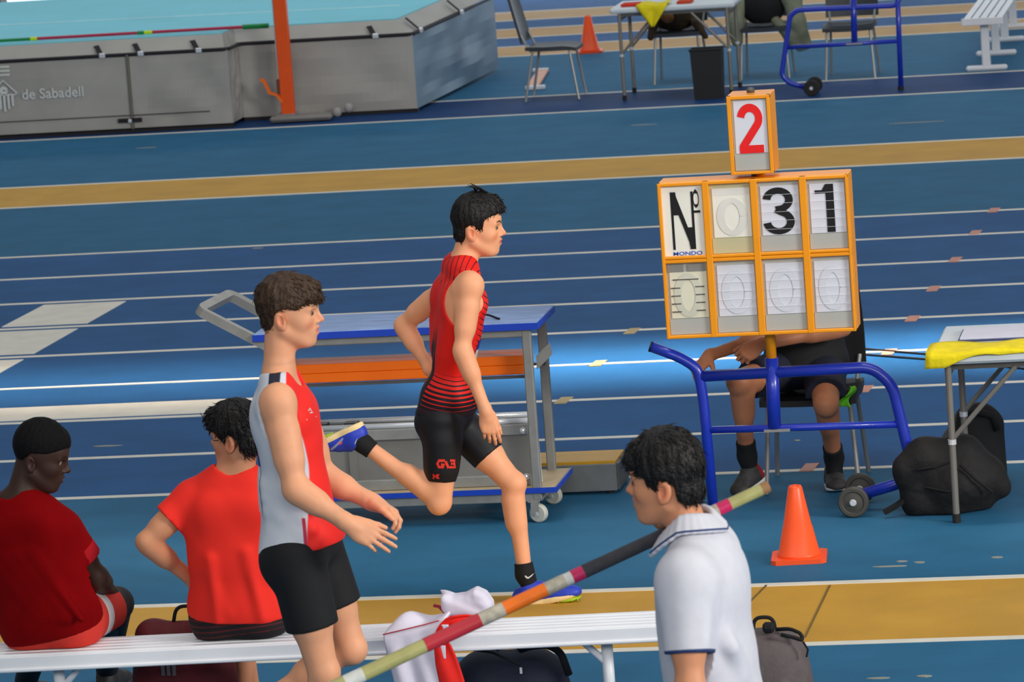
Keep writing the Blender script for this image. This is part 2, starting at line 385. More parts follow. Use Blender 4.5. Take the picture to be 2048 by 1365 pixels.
# crossbar lying on the mat
CBR = mat('crossbar_crimson', rgb(176, 36, 70), .4); CBG = mat('crossbar_green', rgb(14, 128, 62), .4); CBY = mat('crossbar_lime', rgb(196, 222, 24), .4)
a = Q(0, 80, 37.56); b = Q(538, 60, 37.56); a[2] = b[2] = TZ+.032; d = (b-a); L = np.linalg.norm(d)
cb = thing('crossbar', (a+b)/2, 'crimson and green crossbar lying along the front edge of the mat', 'crossbar')
def cbp(t0, t1, m, nm, r=.0135): mk(nm, tube([a+d*t0, a+d*t1], r, 10), m, cb, smooth=False)
cbp(-.7, .115, CBG, 'green_section'); cbp(.115, .14, CBY, 'lime_ring', .016); cbp(.14, .515, CBR, 'crimson_section'); cbp(.515, .54, CBG, 'green_ring', .016)
cbp(.54, .57, CBY, 'lime_ring', .016); cbp(.57, .905, CBR, 'crimson_section'); cbp(.905, 1.0, CBG, 'end_piece', .021)

# orange upright
up = thing('vault_upright', G(580, 246), 'tall orange pole vault upright on a grey foot before the mat', 'upright')
bx, by = G(580, 244)[0], 37.40
mk('mast', box((bx, by, .05+1.5), (.105, .075, 3.0), bevel=.006), mat('upright_orange', rgb(238, 84, 8), .45), up)
mk('inner_mast', box((bx-.062, by+.03, .30+1.3), (.022, .03, 2.6), bevel=.004), WHITEP, up)
mk('foot', join(box((bx+.11, by-.03, .035), (.52, .12, .05), bevel=.02), box((bx+.12, by+.10, .035), (.46, .07, .045), bevel=.015), box((bx-.02, by+.03, .05), (.16, .2, .05), bevel=.01)), mat('foot_grey', rgb(128, 124, 120), .5), up)
for dx, z in ((.40, .06), (.50, .09)):
    k = mk('knob', lathe([(.015, -.02), (.035, -.015), (.04, 0), (.035, .02), (.012, .03)], (bx+dx, by+.02, z), (.3, -1, .2), 14), mat('knob_grey', rgb(150, 148, 146), .5), up, smooth=True)
mk('clamp', box((bx-.06, by-.02, .30), (.03, .04, .12), bevel=.005), mat('rust', rgb(110, 60, 40), .7), up)
h0 = Q(557, 190, by-.02)
mk('crank_handle', tube([h0+ex3*.03-ez3*.06, Q(555, 190, by-.02), Q(540, 186, by-.02), Q(528, 162, by-.02), Q(521, 159, by-.02)], .02, sq=(.021, .01)), ORPAINT, up)

# ================================================================== chairs
CHP = mat('charcoal_plastic', rgb(48, 54, 60), .45, var=.08); CHL = mat('chair_steel', rgb(150, 152, 150), .4, .4)
def chair(loc, yaw, label, group=None, seat_m=CHP, back_h=.42, w=.44, dp=.42, sh=.45):
    """stacking chair: local +y is where the sitter faces"""
    R = rotm('Z', yaw); loc = np.array(loc, float)
    def T(p): return np.asarray(p, float)@R.T+loc
    t = thing('stacking_chair', loc, label, 'chair', group)
    def TG(g): return T(g[0]), g[1]
    # seat shell, slightly dished
    V = []; Fq = []; nx, ny = 8, 8
    for s in (0, 1):
        for j in range(ny+1):
            for i in range(nx+1):
                u, v = i/nx-.5, j/ny-.5; z = sh-.018*math.cos(u*2.6)*math.cos(v*2.2)-(.025*max(0, v-.3)*4)
                V.append((u*w*(1-.1*abs(v)), v*dp, z-(.028 if s else 0)))
    N = (nx+1)*(ny+1)
    for j in range(ny):
        for i in range(nx):
            q = j*(nx+1)+i; Fq.append((q, q+1, q+nx+2, q+nx+1)); Fq.append((N+q+nx+1, N+q+nx+2, N+q+1, N+q))
    ring = [i for i in range(nx+1)]+[j*(nx+1)+nx for j in range(1, ny+1)]+[ny*(nx+1)+i for i in range(nx-1, -1, -1)]+[j*(nx+1) for j in range(ny-1, 0, -1)]
    for i in range(len(ring)): a_, b_ = ring[i], ring[(i+1) % len(ring)]; Fq.append((b_, a_, a_+N, b_+N))
    mk('seat', TG((np.array(V), Fq)), seat_m, t)
    V = []; Fq = []; nz = 8
    for s in (0, 1):
        for j in range(nz+1):
            for i in range(nx+1):
                u = i/nx-.5; q = j/nz; z = sh+.03+q*back_h
                y = -dp/2-.03-.10*q-.05*math.sin(q*2.6)*0+.035*math.cos(u*2.6)*-1+.03
                V.append((u*w*(1-.12*q*q), y-(.022 if s else 0), z))
    N = (nx+1)*(nz+1)
    for j in range(nz):
        for i in range(nx):
            q = j*(nx+1)+i; Fq.append((q+nx+1, q+nx+2, q+1, q)); Fq.append((N+q, N+q+1, N+q+nx+2, N+q+nx+1))
    ring = [i for i in range(nx+1)]+[j*(nx+1)+nx for j in range(1, nz+1)]+[nz*(nx+1)+i for i in range(nx-1, -1, -1)]+[j*(nx+1) for j in range(nz-1, 0, -1)]
    for i in range(len(ring)): a_, b_ = ring[i], ring[(i+1) % len(ring)]; Fq.append((a_, b_, b_+N, a_+N))
    mk('backrest', TG((np.array(V), Fq)), seat_m, t)
    for sx in (-1, 1):
        mk('leg', tube(T([(sx*w*.40, dp*.36, sh-.03), (sx*w*.46, dp*.5, 0)]), .011, 8), CHL, t)
        mk('leg', tube(T([(sx*w*.40, -dp*.36, sh-.03), (sx*w*.46, -dp*.56, 0)]), .011, 8), CHL, t)
        mk('seat_rail', tube(T([(sx*w*.40, dp*.38, sh-.035), (sx*w*.40, -dp*.42, sh-.035), (sx*w*.44, -dp*.5-.03, sh+.10)]), .010, 8), CHL, t)
    return t
chair((-6.38, 38.2, 0), -math.pi/2, 'charcoal plastic chair facing right between the mat and the far cone')
chA = (-5.45, 39.0, 0); chair(chA, math.pi, 'dark chair behind the far white table with a brown coat heaped on it')
chB = (-4.72, 39.0, 0); chair(chB, math.pi, 'dark chair with a pale jacket hanging from it beside the far table')
chair((-3.97, 38.62, 0), math.pi, 'black chair standing behind the far blue trolley frame', back_h=.45)

# ================================================================== cones
def cone(loc, h, bs, yaw, label, m):
    t = thing('traffic_cone', loc, label, 'cone'); R = rotm('Z', yaw); x, y, _ = loc
    b = bs/2; pl = [(b-.02, b), (b, b-.02), (b, -b+.02), (b-.02, -b), (-b+.02, -b), (-b, -b+.02), (-b, b-.02), (-b+.02, b)]
    g = prism(pl, (0, 0, 0), ex3, ey3, ez3, h*.06); mk('base', (g[0]@R.T+np.array(loc), g[1]), m, t)
    pr = [(bs*.405, h*.055), (bs*.40, h*.09), (bs*.375, h*.10), (bs*.27, h*.45), (bs*.262, h*.455), (bs*.13, h*.965), (bs*.11, h*.995), (bs*.07, h), (bs*.06, h*.96)]
    mk('body', lathe(pr, loc, seg=28), m, t, smooth=True)
cone(G(1599, 1119), .318, .232, .08, 'orange plastic cone standing on the blue floor right of the runner', mat('cone_near', rgb(255, 88, 34), .35, var=.03, spec=.5))
cone(G(1180, 105), .335, .235, .1, 'small orange cone beside the far tan lanes behind a chair', mat('cone_far', rgb(250, 84, 24), .4, var=.03))

# ================================================================== tables
TOPW = mat('table_top', rgb(206, 216, 222), .4, var=.03); LEGG = mat('table_leg', rgb(132, 128, 120), .4, .3)
def table(x0, x1, y0, y1, z, label, skew=0.0):
    t = thing('folding_table', ((x0+x1)/2, (y0+y1)/2, 0), label, 'table')
    mk('tabletop', box(((x0+x1)/2, (y0+y1)/2, z-.022), (x1-x0, y1-y0, .044), bevel=.012), TOPW, t)
    for yy in (y0+.06, y1-.06): mk('apron', box(((x0+x1)/2, yy, z-.058), (x1-x0-.16, .02, .03)), DSTEEL, t)
    for xs, s in ((x0+.07, 1), (x1-.07, -1)):
        for yy in (y0+.05, y1-.07):
            l = mk('leg', tube([(xs, yy, z-.05), (xs, yy, .03)], .0145, 12), LEGG, t, smooth=False)
            mk('foot', cyl((xs, yy, 0), .018, .04, seg=12), RUBBER, l)
            mk('brace', tube([(xs, yy, z-.38), (xs+s*.13, yy+.0, z-.24), (xs+s*.29, yy, z-.07)], .011, 8), LEGG, t)
            mk('collar', cyl((xs, yy, z-.40), .018, .022, seg=12), CHROME, t)
        mk('crossbar', tube([(xs, y0+.05, z-.10), (xs, y1-.07, z-.10)], .011, 8), LEGG, t)
    return t
tn = G(1921, 1046)
table(-1.79, -.35, 19.93, 20.72, .745, 'white folding table with yellow cloth at the right edge')
table(-5.82, -4.80, 37.68, 38.36, .755, 'small white folding table at the far side with a yellow bib')

# ---- cloth and papers on the right table
def sheet(prof_pts, n_pts, thick, fn):
    """cloth strip: grid fn(u,v)->xyz with thickness along z"""
    nu, nv = prof_pts, n_pts; A = np.array([[fn(i/nu, j/nv) for i in range(nu+1)] for j in range(nv+1)]).reshape(-1, 3)
    return solid_sheet(A, nu, nv, thick)
def solid_sheet(A, nu, nv, thick):
    Gd = A.reshape(nv+1, nu+1, 3); du = np.gradient(Gd, axis=1); dv = np.gradient(Gd, axis=0)
    N = np.cross(du, dv); N /= np.linalg.norm(N, axis=2)[:, :, None]+1e-9
    B = (Gd-N*thick).reshape(-1, 3); n = len(A); Fq = []
    for j in range(nv):
        for i in range(nu):
            q = j*(nu+1)+i; Fq.append((q, q+1, q+nu+2, q+nu+1)); Fq.append((n+q+nu+1, n+q+nu+2, n+q+1, n+q))
    ring = [i for i in range(nu+1)]+[j*(nu+1)+nu for j in range(1, nv+1)]+[nv*(nu+1)+i for i in range(nu-1, -1, -1)]+[j*(nu+1) for j in range(nv-1, 0, -1)]
    for i in range(len(ring)): a_, b_ = ring[i], ring[(i+1) % len(ring)]; Fq.append((b_, a_, a_+n, b_+n))
    return np.vstack([A, B]), Fq
def ycl(u, v):
    x = -1.80+u*.75; dz = .062-.045*max(0, math.sin(min(u, .42)/.42*math.pi-.9))**1-.03*u
    y = 20.16-.235*min(v/.6, 1); z = .756+.006*math.sin(u*14+v*5)
    if v > .6: q = (v-.6)/.4; z = .752-q*dz; y = 19.925-.012*math.sin(u*9)-.006
    return (x-.012*v, y, z)
yc = mk('yellow_cloth', sheet(26, 12, .006, ycl), YELC, smooth=True); tag(yc, 'yellow cloth folded over the front edge of the right table', 'cloth')
PAPER = mat('paper_lilac', rgb(214, 216, 232), .7, var=.03); BIND = mat('binder_blue', rgb(58, 66, 104), .5)
bt = thing('ring_binder', (-1.5, 20.4, .745), 'open ring binder with white pages lying on the right table', 'binder')
mk('cover', box((-1.53, 20.40, .7505), (.33, .30, .009), bevel=.003), BIND, bt)
mk('page', box((-1.535, 20.40, .758), (.30, .28, .008)), PAPER, bt)
mk('spine', box((-1.36, 20.40, .762), (.03, .30, .032), bevel=.006), BIND, bt)
pt = mk('paper_stack', box((-1.18, 20.45, .7565), (.28, .30, .02), bevel=.002), mat('paper_white', rgb(214, 224, 236), .7, var=.02)); tag(pt, 'stack of white papers beside the ring binder at the frame edge', 'papers')
# ---- on the far table
def bib(u, v):
    x = -5.60+u*.26; y = 37.95-.28*min(v/.5, 1); z = .767+.008*math.sin(u*8)
    if v > .5: q = (v-.5)/.5; z = .765-q*.17; x = -5.60+.13+(u-.5)*.26*(1-q*.93); y = 37.665-.01*math.sin(u*9)
    return (x, y, z)
fb = mk('training_bib', sheet(12, 14, .006, bib), YELC, smooth=True); tag(fb, 'yellow bib hanging in a point over the far table edge', 'bib')
rb = mk('folded_vest', box((-5.66, 37.86, .767), (.16, .18, .024), bevel=.008, seg=2), mat('vest_red', rgb(200, 44, 20), .8)); tag(rb, 'folded red cloth on the far white table left of the bib', 'cloth')
rb2 = mk('folded_vest', box((-5.22, 37.86, .767), (.12, .18, .024), bevel=.008, seg=2), mat('vest_orange', rgb(190, 60, 24), .8)); tag(rb2, 'folded orange cloth on the far table right of the bib', 'cloth')

# ================================================================== bin
bn = thing('waste_bin', (-5.02, 37.55, 0), 'black rectangular waste bin standing under the far table', 'bin')
bp = lambda s, z: [(-5.03+sx*.125*s, 37.56+sy*.09*s, z) for sx, sy in ((-1, -1), (1, -1), (1, 1), (-1, 1))]
Vb = np.array(bp(.9, 0)+bp(1.02, .40)+bp(.96, .40)+bp(.85, .02)); Fb = [(3, 2, 1, 0)]+[(i, (i+1) % 4, (i+1) % 4+4, i+4) for i in range(4)]+[(i+4, (i+1) % 4+4, (i+1) % 4+8, i+8) for i in range(4)]+[(i+8, (i+1) % 4+8, (i+1) % 4+12, i+12) for i in range(4)]+[(12, 13, 14, 15)]
mk('body', (Vb, Fb), BLACKP, bn)
mk('rim', tube(np.array(bp(1.03, .40)+bp(1.03, .40)[:1]), .009, 6), BLACKP, bn)

# ================================================================== far blue trolley frame and white end-on bench
ft = thing('trolley_frame', (-3.85, 37.4, 0), 'blue tubular trolley frame with a black wheel at the far side', 'trolley')
Yt = 37.4; q = lambda x, y: Q(x, y, Yt)
mk('main_tube', tube(bend([q(1627, 179), q(1578, 166), q(1563, 150), q(1580, 32), q(1594, 20), q(1792, 11), q(1800, -6)], .07, 6), .021, 12), BLUEP, ft, smooth=True)
mk('post', join(tube([q(1793, -60), q(1802, 176)], .021, 12)), BLUEP, ft, smooth=True)
mk('rail', tube([q(1572, 95), q(1798, 82)], .018, 12), BLUEP, ft, smooth=True)
mk('mast', tube([q(1706, -20), q(1709, 84)], .025, 12), BLUEP, ft, smooth=True)
mk('mast_socket', box(q(1709, 87), (.13, .05, .014)), STEEL, ft)
mk('foot_cap', cyl((q(1802, 182)[0], Yt, 0), .025, .03, seg=12), RUBBER, ft)
for dy in (-.1, .14):
    c = q(1626, 180); c = np.array([c[0], Yt+dy, .065]); wv = mk('wheel', lathe([(.02, -.018), (.055, -.018), (.065, -.012), (.065, .012), (.055, .018), (.02, .018)], c, (0, 1, 0), 22), RUBBER, ft)
    mk('hub', cyl(c-ey3*.026, .014, .05, (0, 1, 0), 12), CHROME, wv)
mk('axle', tube([(q(1626, 180)[0], Yt-.1, .065), (q(1626, 180)[0], Yt+.14, .065)], .012, 8), STEEL, ft)
WALU = mat('white_alu', rgb(224, 226, 230), .35, .05, var=.04)
fbx = -2.86
fbn = thing('slatted_bench', (fbx, 40.2, 0), 'white slatted bench seen end on at the far upper right', 'bench')
for k in range(5): mk('slat', box((fbx+(k-2)*.066, 40.45, .435), (.052, 4.2, .03), bevel=.006), WALU, fbn)
mk('end_plate', box((fbx, 38.34, .425), (.34, .012, .06), bevel=.004), WALU, fbn)
for yy in (38.55, 39.72, 40.85, 42.0):
    l = mk('leg', box((fbx, yy, .21), (.07, .05, .40), bevel=.008), WALU, fbn); mk('bracket', box((fbx, yy, .40), (.20, .05, .03), bevel=.005), DSTEEL, l)
    mk('foot', box((fbx, yy, .022), (.34, .06, .044), bevel=.015), WALU, fbn)
# small take-off marker lying on the floor
m0, m1 = G(1064, 180), G(1086, 145)
mt_ = thing('floor_marker', ((m0[0]+m1[0])/2, (m0[1]+m1[1])/2, 0), 'small pinkish plank marker with white end bars under the far chair', 'marker')
d = m1-m0; L = np.linalg.norm(d); ang = math.atan2(d[1], d[0])
mk('plank', box((m0+m1)/2+ez3*.018, (L, .10, .02), rotm('Z', ang)), mat('plank_pink', rgb(226, 170, 146), .6), mt_)
mk('end_bar', box(m0+ez3*.02+np.array([.03, 0, 0]), (.17, .05, .035), bevel=.006), WHITEP, mt_); mk('end_bar', box(m1+ez3*.02+np.array([-.02, 0, 0]), (.14, .05, .035), bevel=.006), WHITEP, mt_)
# dark case against the far wall
dc = thing('equipment_case', (G(130, 4)[0], 48.3, 0), 'black equipment case against the far white wall', 'case')
mk('body', box((G(130, 4)[0], 48.35, .2), (.17, .3, .4), bevel=.02), BLACKP, dc); mk('handle', tube(bend([(G(130, 4)[0]-.06, 48.35, .39), (G(130, 4)[0]-.06, 48.35, .45), (G(130, 4)[0]+.06, 48.35, .45), (G(130, 4)[0]+.06, 48.35, .39)], .02), .01, 6), BLACKP, dc)

# ================================================================== scoreboard on its trolley
YT = 20.30; q = lambda x, y, dy=0.0: Q(x, y, YT+dy)
YEL = mat('board_yellow', rgb(246, 156, 4), .38, var=.03, spec=.5); GREYF = mat('flap_grey', rgb(178, 180, 174), .6, var=.03); PAP = mat('flap_white', rgb(218, 222, 232), .6, var=.02)
CREAM = mat('flap_cream', rgb(226, 224, 200), .6, var=.02); IVORY = mat('panel_ivory', rgb(238, 238, 226), .5, var=.02); KHAKI = mat('flap_khaki', rgb(196, 190, 150), .6, var=.02)
INK = mat('ink_black', rgb(14, 14, 18), .5); REDN = mat('ink_red', rgb(238, 20, 20), .5); MBLUE = mat('ink_blue', rgb(30, 90, 200), .5)
GHOST = mat('ghost_grey', rgb(226, 226, 218), .65); GHOSTC = mat('ghost_cream', rgb(210, 210, 192), .65); DASH = mat('dash', rgb(74, 72, 66), .6); FAINT = mat('faint_line', rgb(238, 240, 246), .6); SLOT = mat('slot_grey', rgb(140, 140, 136), .6)
sb = thing('score_board', (-2.5, YT, 0), 'yellow framed number board showing 2 and 31 on a blue wheeled stand', 'scoreboard')
mk('handle_tube', tube(bend([q(1303, 694), q(1362, 716), q(1396, 738), q(1407, 800), (Q(1428, 1035, YT)[0], YT, .03)], .09, 6), .0235, 14), BLUEP, sb, smooth=True)
axx = q(1713, 1010)[0]
rl = [q(1404, 753), q(1735, 735), q(1776, 755), q(1818, 925)]
mk('top_tube', tube(bend([rl[0], rl[1]+ex3*.02, q(1785, 770), q(1830, 958), (axx+.02, YT, .075)], .10, 7), .0255, 14), BLUEP, sb, smooth=True)
mk('lower_rail', tube([q(1410, 861), q(1798, 849)], .0165, 12), BLUEP, sb, smooth=True)
mk('mast', tube([q(1549, 857), q(1543, 716)], .030, 14), BLUEP, sb, smooth=True)
mk('mast_socket', box(q(1555, 860), (.115, .05, .012), rotm('Y', .0)), STEEL, sb)
pb, pt_ = q(1543, 718), q(1541, 668)
mk('board_post', tube([pb, (pb[0], YT, 1.56)], .0235, 14), YEL, sb, smooth=True); mk('grip_cap', cyl((q(1428, 1035)[0], YT, 0), .028, .05, seg=14), RUBBER, sb)
mk('end_plug', tube([q(1303, 694), q(1300, 693)], .025, 14), BLACKP, sb)
for yy in (YT-.12, YT+.19):
    c = np.array([axx, yy, .068]); wv = mk('wheel', lathe([(.018, -.02), (.045, -.014), (.05, -.02), (.062, -.02), (.068, -.012), (.068, .012), (.062, .02), (.05, .02), (.045, .014), (.018, .02)], c, (0, 1, 0), 28), mat('wheel_grey', rgb(70, 68, 62), .6), sb)
    mk('hub', lathe([(.012, -.03), (.016, -.022), (.016, .03)], c, (0, 1, 0), 14), CHROME, wv)
mk('axle', tube([(axx, YT-.12, .068), (axx, YT+.19, .068)], .012, 10), STEEL, sb)
# board: front face at y = YB, depth behind it
BL, BR = q(1337, 678, -.10), q(1711, 661, -.10); TLc = q(1312, 367, -.10); YB = YT-.10
bx0, bz0 = BL[0]-.004, BL[2]; BW = BR[0]-BL[0]+.010; BH = TLc[2]-BL[2]; BD = .175
def P2(u, v): return np.array([bx0+u*BW, YB, bz0+(1-v)*BH])   # v from the top
def rect(u0, v0, u1, v1, dy, th, m, nm, par, bev=0.0):
    a_, b_ = P2(u0, v0), P2(u1, v1); c_ = (a_+b_)/2; c_[1] = YB+dy
    return mk(nm, box(c_, (abs(b_[0]-a_[0]), th, abs(a_[2]-b_[2])), bevel=bev), m, par)
case = mk('case', box((bx0+BW/2, YB+BD/2+.012, bz0+BH/2), (BW, BD-.024, BH), bevel=.004), YEL, sb)
fr = []
cols = [(.018, .235), (.270, .488), (.524, .745), (.782, .985)]; rows = [(.022, .470), (.515, .978)]
def bar(u0, v0, u1, v1, d=0.0):
    a_, b_ = P2(u0, v0), P2(u1, v1); c_ = (a_+b_)/2; c_[1] = YB-.004+d; return box(c_, (abs(b_[0]-a_[0]), .03, abs(a_[2]-b_[2])), bevel=.003)
for nm, g in [('frame_bar', bar(0, 0, 1, .022)), ('frame_bar', bar(0, .978, 1, 1)), ('frame_bar', bar(0, 0, .018, 1)), ('frame_bar', bar(.985, 0, 1, 1)), ('frame_bar', bar(.235, 0, .27, 1)),
              ('frame_bar', bar(.488, 0, .524, 1)), ('frame_bar', bar(.745, 0, .782, 1)), ('frame_bar', bar(0, .47, 1, .490)), ('frame_bar', bar(0, .4925, 1, .515))]:
    if np.ptp(g[0][:, 2]) > .3: g = (g[0]-np.array([0, .0015, 0]), g[1])
    mk(nm, g, YEL, sb)
def glyph(shape2d, u0, v0, u1, v1, m, nm, par, dy=-.006):
    """shape2d: list of (V2,F) in a unit box, y up"""
    a_, b_ = P2(u0, v1), P2(u1, v0); gs = []
    for kk, (V2, Fs) in enumerate(shape2d):
        W2 = [(x*(b_[0]-a_[0]), y*(b_[2]-a_[2])) for x, y in V2]
        gs.append(slab2d(W2, Fs, (a_[0], YB+dy-.0004*kk, a_[2]), ex3, ez3, -ey3, .002))
    return mk(nm, join(*gs), m, par)
def ribbon(pts, wx, wy):
    """ribbon in a stretched unit box; width given in x and y units"""
    P = np.array(pts, float)*np.array([1/wx, 1/wy]); V2, Fs = stroke(P, 1.0); return np.asarray(V2)*np.array([wx, wy]), Fs
def arc(cx, cy, rx, ry, a0, a1, n=14): return [(cx+rx*math.cos(math.radians(t)), cy+ry*math.sin(math.radians(t))) for t in np.linspace(a0, a1, n)]
D2 = [ribbon(arc(.5, .70, .36, .215, 172, -40, 22)+[(.17, .13), (.16, .075)], .29, .165), ribbon([(.03, .08), (1.0, .08)], .24, .16)]
D3 = [ribbon(arc(.48, .735, .36, .20, 175, -70, 20)+[(.40, .53)], .25, .135), ribbon([(.40, .53)]+arc(.48, .265, .38, .205, 70, -175, 22), .25, .135)]
D1 = [ribbon([(.66, 1.0), (.66, 0.0)], .36, .12), ribbon([(.0, .845), (.55, .845), (.72, .93)], .3, .07), ([(.48, 1.0), (.84, 1.0), (.84, .8), (.30, .86)], [(3, 2, 1, 0)])]
DN = [ribbon([(.06, 0), (.06, 1)], .10, .1), ribbon([(.94, 0), (.94, 1)], .10, .1), ([(0, 1), (.20, 1), (1.0, 0), (.82, 0)], [(3, 2, 1, 0)])]
DNW = [([(.02, 1), (.24, 1), (.36, .60), (.10, .60)], [(3, 2, 1, 0)]), ([(.64, .38), (.90, .38), (.98, 0), (.76, 0)], [(3, 2, 1, 0)])]
DO = [ribbon(arc(.5, .62, .36, .34, 0, 360, 20), .10, .10), ([(.35, .98), (.65, .98), (.5, 1.06), (.5, 1.06)], [(2, 1, 0)]), ([(.2, .86), (.8, .86), (.5, 1.02)], [(0, 1, 2)]), ([(.2, .38), (.8, .38), (.5, .22)], [(2, 1, 0)]), ribbon([(.08, .06), (1.0, .06)], .1, .1)]
def cell(ci, ri, paper, flap, vt=.0, inset=.016, vb=.77):
    (u0, u1), (v0, v1) = cols[ci], rows[ri]; h = v1-v0
    c_ = rect(u0, v0, u1, v1, .010, .01, GREYF if flap is GREYF else flap, 'flap_back', sb)
    rect(u0+inset*.9, v0+.03+vt, u1-inset*.35, v0+h*vb, .003, .006, paper, 'flap', c_)
    rect(u0+.002, v0+h*vb+.004, u1-.002, v1-.002, .002, .008, flap, 'flap', c_)
    return c_, (u0, u1, v0, v1, h)
rect(cols[0][0], rows[0][0], cols[0][1], rows[0][1], .004, .012, IVORY, 'number_panel', sb)
gn = glyph(DN+DNW, .062, .062, .185, .43, INK, 'letter_n', sb, -.002)
glyph(DO, .178, .055, .218, .20, INK, 'ordinal_mark', sb, -.002)
V2, Fs = text2d('MONDO', .0335, .0004); V2 = np.array(V2); V2[:, 0] = (V2[:, 0]-V2[:, 0].min())/np.ptp(V2[:, 0]); V2[:, 1] = (V2[:, 1]-V2[:, 1].min())/np.ptp(V2[:, 1])
glyph([(V2, Fs)], .062, .444, .215, .468, MBLUE, 'maker_name', sb, -.002)
c_, k = cell(1, 0, IVORY, KHAKI); (u0, u1, v0, v1, h) = k
rect(u0+.014, v0+.03, u1-.006, v0+.075, .001, .004, GHOST, 'flap', c_)
glyph([ribbon(arc(.5, .5, .36, .42, 0, 360, 26), .24, .14)], u0+.03, v0+.09, u1-.02, v0+h*.75, GHOST, 'ghost_digit', c_, -.001)
c_, k = cell(2, 0, PAP, GREYF); (u0, u1, v0, v1, h) = k; glyph(D3, u0+.026, v0+.042, u1-.032, v0+h*.755, INK, 'digit_three', c_, -.0012)
for i in range(1, 6): rect(u0+.016, v0+.03+i*.055, u1-.006, v0+.03+i*.055+.0014, -.0045, .002, FAINT, 'flap_line', c_)
c_, k = cell(3, 0, PAP, GREYF); (u0, u1, v0, v1, h) = k; glyph(D1, u0+.042, v0+.035, u1-.045, v0+h*.76, INK, 'digit_one', c_, -.0012)
for i in range(1, 6): rect(u0+.016, v0+.03+i*.055, u1-.006, v0+.03+i*.055+.0014, -.0045, .002, FAINT, 'flap_line', c_)
c_, k = cell(0, 1, CREAM, GREYF, vt=.03); (u0, u1, v0, v1, h) = k
rect(u0+.008, v0+.012, u0+.09, v0+.058, .001, .006, SLOT, 'slot', c_); rect(u0+.115, v0+.012, u1-.015, v0+.058, .001, .006, SLOT, 'slot', c_)
glyph([ribbon(arc(.5, .5, .36, .44, 0, 360, 26), .24, .14)], u0+.03, v0+.07, u1-.03, v0+h*.75, GHOSTC, 'ghost_digit', c_, -.001)
rect(u0+.03, v0+.105, u1-.05, v0+.111, -.003, .003, DASH, 'dash', c_)
for i in range(4):
    vv = v0+.158+i*.051
    rect(u0+.018, vv, u0+.068, vv+.006, -.003, .003, DASH, 'dash', c_); rect(u1-.07, vv-.004, u1-.022, vv+.002, -.003, .003, DASH, 'dash', c_)
for ci in (1, 2, 3):
    c_, k = cell(ci, 1, PAP, GREYF); (u0, u1, v0, v1, h) = k
    glyph([ribbon(arc(.5, .5, .36, .42, 0, 360, 26), .24, .14)], u0+.03, v0+.06, u1-.02, v0+h*.75, mat('ghost_pale', rgb(215, 219, 229), .65), 'ghost_digit', c_, -.001)
    for i in range(1, 6): rect(u0+.016, v0+.03+i*.055, u1-.006, v0+.03+i*.055+.0014, -.0045, .002, FAINT, 'flap_line', c_)
# small board on top
sL, sR, sT = q(1463, 350, -.10), q(1547, 346, -.10), q(1448, 193, -.10)
sx0, sz0, SW, SH = sL[0], sL[2], sR[0]-sL[0]+.004, sT[2]-sL[2]
def R2(u0, v0, u1, v1, dy, th, m, nm, par):
    c_ = ((sx0+(u0+u1)/2*SW), YB+dy, sz0+(1-(v0+v1)/2)*SH); return mk(nm, box(c_, ((u1-u0)*SW, th, (v1-v0)*SH), bevel=.002), m, par)
R2(0, 0, 1, 1, .102, .19, YEL, 'small_case', sb)
R2(.0, .0, 1, .045, .0, .03, YEL, 'frame_bar', sb); R2(0, .965, 1, 1, .0, .03, YEL, 'frame_bar', sb); R2(0, 0, .09, 1, -.0015, .03, YEL, 'frame_bar', sb); R2(.92, 0, 1, 1, -.0015, .03, YEL, 'frame_bar', sb)
c_ = R2(.09, .045, .92, .965, .004, .008, GREYF, 'flap_back', sb); R2(.14, .07, .90, .74, -.001, .006, PAP, 'flap', c_); R2(.1, .75, .91, .955, -.001, .006, GREYF, 'flap', c_)
bx0_, bz0_, BW_, BH_ = bx0, bz0, BW, BH; bx0, bz0, BW, BH = sx0, sz0, SW, SH
glyph(D2, .22, .105, .80, .735, REDN, 'digit_two', c_, -.0045)
bx0, bz0, BW, BH = bx0_, bz0_, BW_, BH_
mk('neck', tube([(sx0+SW*.5, YT, bz0+BH-.02), (sx0+SW*.5, YT, sz0+.02)], .02, 10), DSTEEL, sb); mk('top_knob', lathe([(.016, 0), (.02, .012), (.012, .022)], (sx0+SW*.5, YT, sz0+SH), seg=12), DSTEEL, sb)

# ================================================================== equipment cart
cx0, cx1, cy0, cy1 = -4.80, -3.60, 20.33, 20.74
BLTOP = mat('worn_blue_board', rgb(120, 148, 196), .55, var=.28, nscale=6, stretch=(1, 6, 6)); BLEDGE = mat('blue_edge', rgb(24, 66, 184), .45); PLY = mat('birch_ply', rgb(200, 178, 140), .6, var=.08)
ct = thing('equipment_cart', ((cx0+cx1)/2, (cy0+cy1)/2, 0), 'grey metal equipment cart with worn blue top board and orange bars', 'cart')
zt = .905
mk('top_board', box(((cx0+cx1)/2+.0, (cy0+cy1)/2, zt-.004), (cx1-cx0+.09, cy1-cy0+.07, .022), bevel=.003), BLTOP, ct)
mk('top_edge', join(box(((cx0+cx1)/2, cy0-.036, zt-.012), (cx1-cx0+.094, .006, .030)), box((cx1+.046, (cy0+cy1)/2, zt-.012), (.006, cy1-cy0+.076, .030)), box((cx0-.046, (cy0+cy1)/2, zt-.012), (.006, cy1-cy0+.076, .030)), box(((cx0+cx1)/2, cy1+.036, zt-.012), (cx1-cx0+.094, .006, .030))), BLEDGE, ct)
